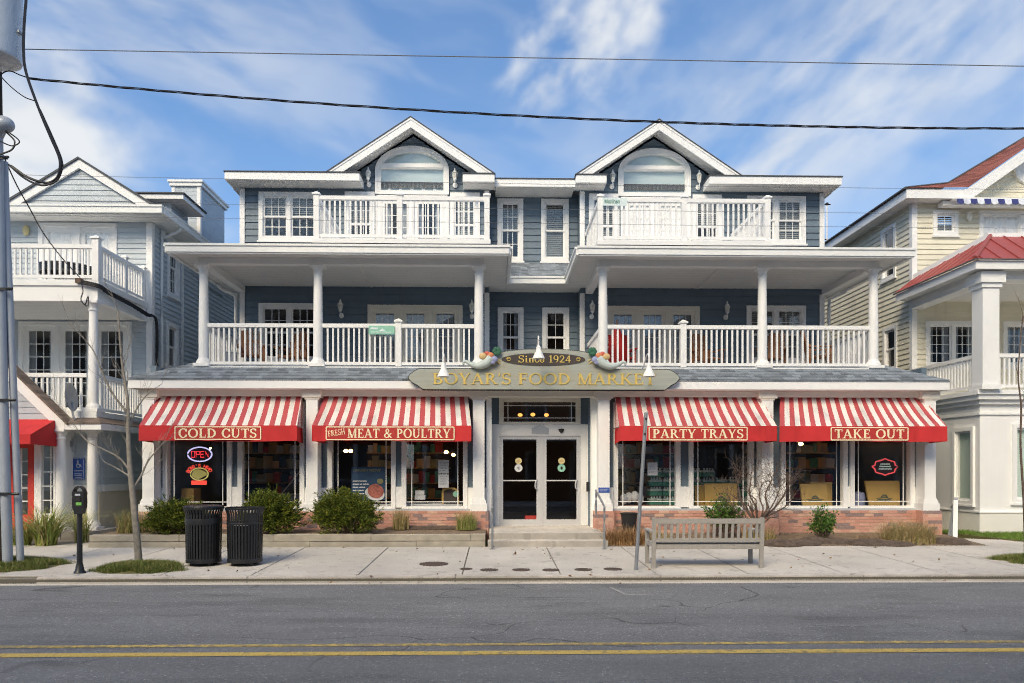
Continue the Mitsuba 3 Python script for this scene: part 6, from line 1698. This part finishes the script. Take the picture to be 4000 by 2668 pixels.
def woody(name, lab, cat_, base, arms, seed, depth, r0, m, spread=.55, up=.25, twig=.5, shrink=.72):
    """Bare branching plant: arms are (points, radius) of the main limbs; finer wood grows from them."""
    t = thing(name, lab, cat_)
    rg = np.random.default_rng(seed)
    fine = []

    def grow(p, d, L, r, lev):
        n = 5
        pts_ = [p]
        for i in range(n):
            d = d + rg.normal(size=3) * .13 + np.array([0, 0, up * .18])
            d = d / np.linalg.norm(d)
            pts_.append(pts_[-1] + d * L / n)
        fine.append(tube(pts_, np.linspace(r, r * .45, n + 1), 5 if lev > 1 else 4))
        if lev <= 0:
            return
        for k in range(rg.integers(2, 4)):
            i = rg.integers(2, n + 1)
            a = rg.normal(size=3)
            nd = d + a / np.linalg.norm(a) * spread + np.array([0, 0, up])
            grow(pts_[i], nd / np.linalg.norm(nd), L * rg.uniform(.55, .85) * shrink / .72, max(r * .55, .0032), lev - 1)

    for i, (pts_, ra, rb) in enumerate(arms):
        c_ = bez(pts_, 6)
        obj('trunk' if i == 0 else 'branch', tube(c_, np.linspace(ra, rb, len(c_)), 9), m, t, smooth=True)
        for k in range(max(2, int(len(c_) * twig))):
            j = rg.integers(len(c_) // 3 if i == 0 else len(c_) // 4, len(c_))
            d = c_[j] - c_[max(0, j - 2)]
            a = rg.normal(size=3)
            nd = d / (np.linalg.norm(d) + 1e-9) + a / np.linalg.norm(a) * spread + [0, 0, up]
            grow(c_[j], nd / np.linalg.norm(nd), rg.uniform(.25, .5) * (1 if depth < 3 else 1.1), max(rb * .7, .004), depth)
    k = obj('twigs', cat(*fine), m, t)
    labels[k] = {'kind': 'stuff'}
    return t


tp = lambda x, y, dy=0.0: [-5.91 + (x - 316) * .00733, 12.4 + dy, 1.63 - (y - 1075) * .00733]  # noqa: E731
woody('street_tree', 'slender bare street tree in a grass patch left of the trash cans', 'tree', None, [
    ([[-5.90, 12.40, -.02], [-5.94, 12.40, .55], [-6.0, 12.40, 1.15], [-6.05, 12.40, 1.65], [-6.08, 12.41, 2.15], [-6.10, 12.42, 2.75], [-6.20, 12.44, 3.40], [-6.28, 12.46, 4.25]], .062, .012),
    ([[-6.06, 12.40, 1.60], [-6.20, 12.35, 1.80], [-6.45, 12.3, 1.95], [-6.70, 12.25, 2.1], [-6.92, 12.2, 2.45]], .020, .005),
    ([[-6.04, 12.40, 1.25], [-5.92, 12.45, 1.45], [-5.80, 12.5, 1.75], [-5.66, 12.55, 1.95], [-5.55, 12.6, 2.1]], .022, .005),
    ([[-6.09, 12.41, 2.30], [-6.0, 12.5, 2.6], [-5.85, 12.55, 2.85], [-5.62, 12.6, 3.05]], .018, .005),
    ([[-6.10, 12.41, 2.55], [-6.3, 12.35, 2.85], [-6.45, 12.3, 3.2], [-6.6, 12.25, 3.6], [-6.95, 12.2, 4.0]], .020, .005),
    ([[-6.06, 12.40, 1.50], [-6.3, 12.5, 1.62], [-6.6, 12.6, 1.75]], .014, .005)], 5, 1, .06, 'bark_gray', spread=.5, up=.35, twig=.24)
woody('bare_shrub', 'leafless gnarled shrub between bench and small shrub with fine twigs', 'shrub', None, [
    ([[5.42, 15.15, .08], [5.38, 15.15, .40], [5.42, 15.15, .62]], .055, .035),
    ([[5.40, 15.15, .45], [5.20, 15.1, .70], [5.05, 15.1, .95], [4.98, 15.1, 1.30], [5.02, 15.1, 1.45]], .026, .007),
    ([[5.40, 15.15, .55], [5.34, 15.1, .85], [5.22, 15.1, 1.10], [5.25, 15.1, 1.45], [5.18, 15.1, 1.52]], .024, .007),
    ([[5.42, 15.15, .50], [5.58, 15.1, .80], [5.55, 15.1, 1.10], [5.68, 15.1, 1.40], [5.62, 15.1, 1.5]], .026, .007),
    ([[5.42, 15.15, .55], [5.72, 15.15, .78], [5.90, 15.15, 1.0], [6.02, 15.15, 1.22], [6.12, 15.15, 1.40]], .024, .007),
    ([[5.46, 15.15, .55], [5.66, 15.05, .85], [5.80, 15.05, 1.15], [5.84, 15.05, 1.40]], .020, .006),
    ([[5.50, 15.15, .60], [5.80, 15.2, .72], [6.05, 15.2, .88], [6.22, 15.2, 1.12]], .018, .006),
    ([[5.44, 15.15, .50], [5.48, 15.05, .80], [5.40, 15.05, 1.05], [5.46, 15.05, 1.35]], .020, .006),
    ([[5.40, 15.15, .40], [5.15, 15.1, .55], [4.92, 15.1, .78], [4.80, 15.1, 1.0]], .02, .007)], 8, 2, .05, 'bark_brown', spread=.85, up=.10, twig=.62, shrink=.52)
woody('sapling', 'thin bare sapling at the right edge', 'tree', None, [
    ([[9.25, 12.72, .0], [9.22, 12.72, 1.0], [9.16, 12.72, 2.0], [9.17, 12.72, 2.7], [9.12, 12.72, 3.3], [9.2, 12.72, 4.3]], .024, .008)], 15, 1, .02, 'bark_brown', spread=.5, twig=.15)

DRY = [(.36, .27, .12), (.42, .33, .16), (.30, .23, .10), (.27, .25, .09)]
GREENISH = [(.30, .30, .10), (.22, .26, .07), (.38, .32, .14), (.17, .22, .05)]


def clump(x, y, z, r, H, n, lean, cols, lab, seed, W=.010, name='ornamental_grass', ry=None):
    rg = np.random.default_rng(seed)
    a, u = rg.uniform(0, 2 * np.pi, n), np.sqrt(rg.uniform(0, 1, n))
    P = np.column_stack([x + r * u * np.cos(a), y + (ry or r) * u * np.sin(a), z + a * 0])
    mesh, col = grass(P, H, lean, W, rg, cols)
    return single(name, mesh, 'foliage', lab, 'grass', color=col)


clump(-.62, 15.75, .33, .22, .42, 420, .5, GREENISH, 'yellow-green grass clump left of the entrance', 21)
clump(-2.02, 15.85, .33, .18, .50, 260, .4, DRY, 'tan dry grass clump right of the largest evergreen shrub', 22)
clump(-7.45, 15.4, .30, .30, .55, 380, .6, GREENISH + DRY, 'untidy yellowish grass clump at the left end of the stone edging', 23)
clump(-5.35, 15.7, .32, .25, .38, 200, .5, DRY, 'dry grass between the two evergreen shrubs behind the trash cans', 24)
clump(2.62, 15.0, .07, .45, .42, 700, .9, [(.33, .19, .09), (.40, .25, .12), (.26, .15, .07)], 'low reddish-brown dead perennial right of the entrance steps', 25, W=.016, ry=.28)
clump(3.3, 15.0, .07, .3, .34, 260, .8, DRY, 'brown dry tuft behind the left end of the bench', 26, ry=.25)
clump(5.45, 15.2, .10, .35, .38, 330, .6, DRY, 'dry grass tuft at the foot of the bare shrub', 27, ry=.25)
clump(8.45, 15.0, .08, .55, .55, 1100, .8, DRY + [(.24, .22, .09), (.46, .36, .2), (.42, .32, .17)], 'broad dry grass clump near the right corner of the shop', 28, ry=.3)
clump(7.65, 15.0, .10, .32, .22, 200, .9, [(.33, .22, .12), (.25, .17, .09)], 'withered tuft right of the small rounded shrub', 29, ry=.2)
clump(9.75, 12.55, .04, .45, .36, 600, .8, [(.46, .33, .17), (.40, .29, .14), (.50, .38, .2)], 'straw-coloured grass clump at the right end of the pavement', 30, ry=.3)
YUC = [(.26, .31, .07), (.36, .40, .10), (.44, .44, .16), (.18, .25, .06), (.48, .40, .20)]
clump(-9.0, 15.05, .08, .18, .92, 330, 1.15, YUC, 'arching yellow-green grass clump beside the parking meter', 31, W=.028)
clump(-9.5, 15.1, .08, .15, .70, 190, 1.25, YUC, 'smaller arching grass clump left of the larger one', 32, W=.024)
clump(-8.55, 15.5, .08, .12, .78, 110, .7, YUC, 'upright yellow-green grass tuft by the porch column of the grey house', 33, W=.022)


def turf(name, lab, P, H, seed, cols=None, W=.008):
    rg = np.random.default_rng(seed)
    mesh, col = grass(P, H, .7, W, rg, cols or [(.10, .15, .03), (.15, .19, .04), (.20, .21, .06), (.07, .11, .025), (.27, .23, .10)], 2)
    k = obj(name, mesh, 'foliage', color=col)
    labels[k] = {'kind': 'stuff', 'label': lab, 'category': 'grass'}


def dome(cx, cy, z, rx, ry, h, n, seed):
    rg = np.random.default_rng(seed)
    a, u = rg.uniform(0, 2 * np.pi, n), np.sqrt(rg.uniform(0, 1, n))
    u = u * (1.0 + .14 * np.sin(a * 3 + seed) + .08 * np.sin(a * 7 + seed))
    return np.column_stack([cx + rx * u * np.cos(a), cy + ry * u * np.sin(a), z + h * np.sqrt(np.maximum(0, 1 - u * u))])


turf('grass', 'patch of short grass round the foot of the bare street tree', dome(-5.65, 11.98, -.03, .68, .50, .10, 8000, 41), .10, 42, W=.012)
turf('grass', 'mown grass at the foot of the utility pole', dome(-8.2, 12.35, -.03, 1.15, .72, .12, 12000, 43), .10, 44, W=.012)
turf('grass', 'grass patch at the right end of the pavement', dome(9.75, 12.6, -.03, 1.2, .62, .10, 11000, 45), .10, 46, W=.012)
rg = np.random.default_rng(47)
Q = np.column_stack([rg.uniform(10.2, 15, 16000), rg.uniform(15.15, 17.2, 16000), np.zeros(16000)])
Q[:, 2] = .115 + (Q[:, 1] - 15.2) * .022
Q = Q[Q[:, 0] + (Q[:, 1] - 15.2) * .45 > 11.0]
turf('grass', 'strip of green lawn in front of the cream house', Q, .07, 48, [(.10, .20, .025), (.14, .25, .03), (.19, .28, .05), (.07, .14, .02)])
ml = [rg.uniform(-8, 10, 260), rg.uniform(11.0, 14.6, 260)]
keep = (rg.uniform(0, 1, 260) < .35) | (ml[1] < 11.5) | (ml[1] > 14.3)
lx, ly = ml[0][keep], ml[1][keep]
lz = np.where(ly < 11.18, -.085, np.where(ly < 11.36, .006, .004 + (ly - 11.352) * .0246))
mesh, col = leaves(np.column_stack([lx, ly, lz]), np.column_stack([rg.normal(size=len(lx)), rg.normal(size=len(lx)), rg.uniform(0, .25, len(lx))]), rg.uniform(.03, .075, len(lx)), rg.uniform(.02, .05, len(lx)), rg, [(.22, .10, .05), (.28, .17, .08), (.12, .07, .04)], .1)
k = obj('fallen_leaves', mesh, 'foliage', color=col)
labels[k] = {'kind': 'stuff', 'label': 'scattered brown fallen leaves on pavement and gutter', 'category': 'leaves'}

# ------------------------------------------------------------------ the houses across the street, seen only as reflections in the glass; height and outer houses added to block low sky
for i, (x0, x1, h, m, lab) in enumerate(((-43, -31, 9.2, 'gray_trim', 'far left grey house across the street behind the viewpoint'), (-29.5, -18.8, 8.8, 'stucco', 'tan house across the street behind the viewpoint'), (-17.5, -6.5, 9.4, 'blue_siding', 'dark blue house across the street behind the viewpoint'),
                                        (-4.5, 6.5, 9.8, 'brown_wood', 'brown house across the street behind the viewpoint'), (8.5, 19.5, 9.2, 'gray_trim', 'grey house across the street behind the viewpoint'), (21.2, 32, 9.6, 'blue_siding', 'far right dark blue house across the street behind the viewpoint'))):
    t = thing('opposite_house', lab, 'house')
    obj('wall', box(x0, x1, -16, -8.0, -.3, h), m, t)
    cxx = (x0 + x1) / 2
    obj('roof', ext(Polygon([(x0 - .4, h), (cxx, h + 3.0), (x1 + .4, h)]), -16.3, -7.6), 'brown_shingle', t)
    for zz in (.9, 3.9, 6.7):
        for k in range(4):
            xx = x0 + 1.2 + k * 2.5
            w = obj('window', ext(ring(xx, xx + 1.2, zz, zz + 1.7, .12), -8.0, -7.94), 'white_paint', t)
            obj('pane', box(xx + .12, xx + 1.08, -7.995, -7.98, zz + .12, zz + 1.58), 'gray_screen', w)
    obj('porch_roof', box(x0 + .5, x1 - .5, -8.0, -5.6, 3.1, 3.3), 'white_paint', t)
    for k in range(4):
        obj('post', box(x0 + .7 + k * (x1 - x0 - 1.6) / 3, x0 + .9 + k * (x1 - x0 - 1.6) / 3, -5.9, -5.7, 0, 3.1), 'white_paint', t)
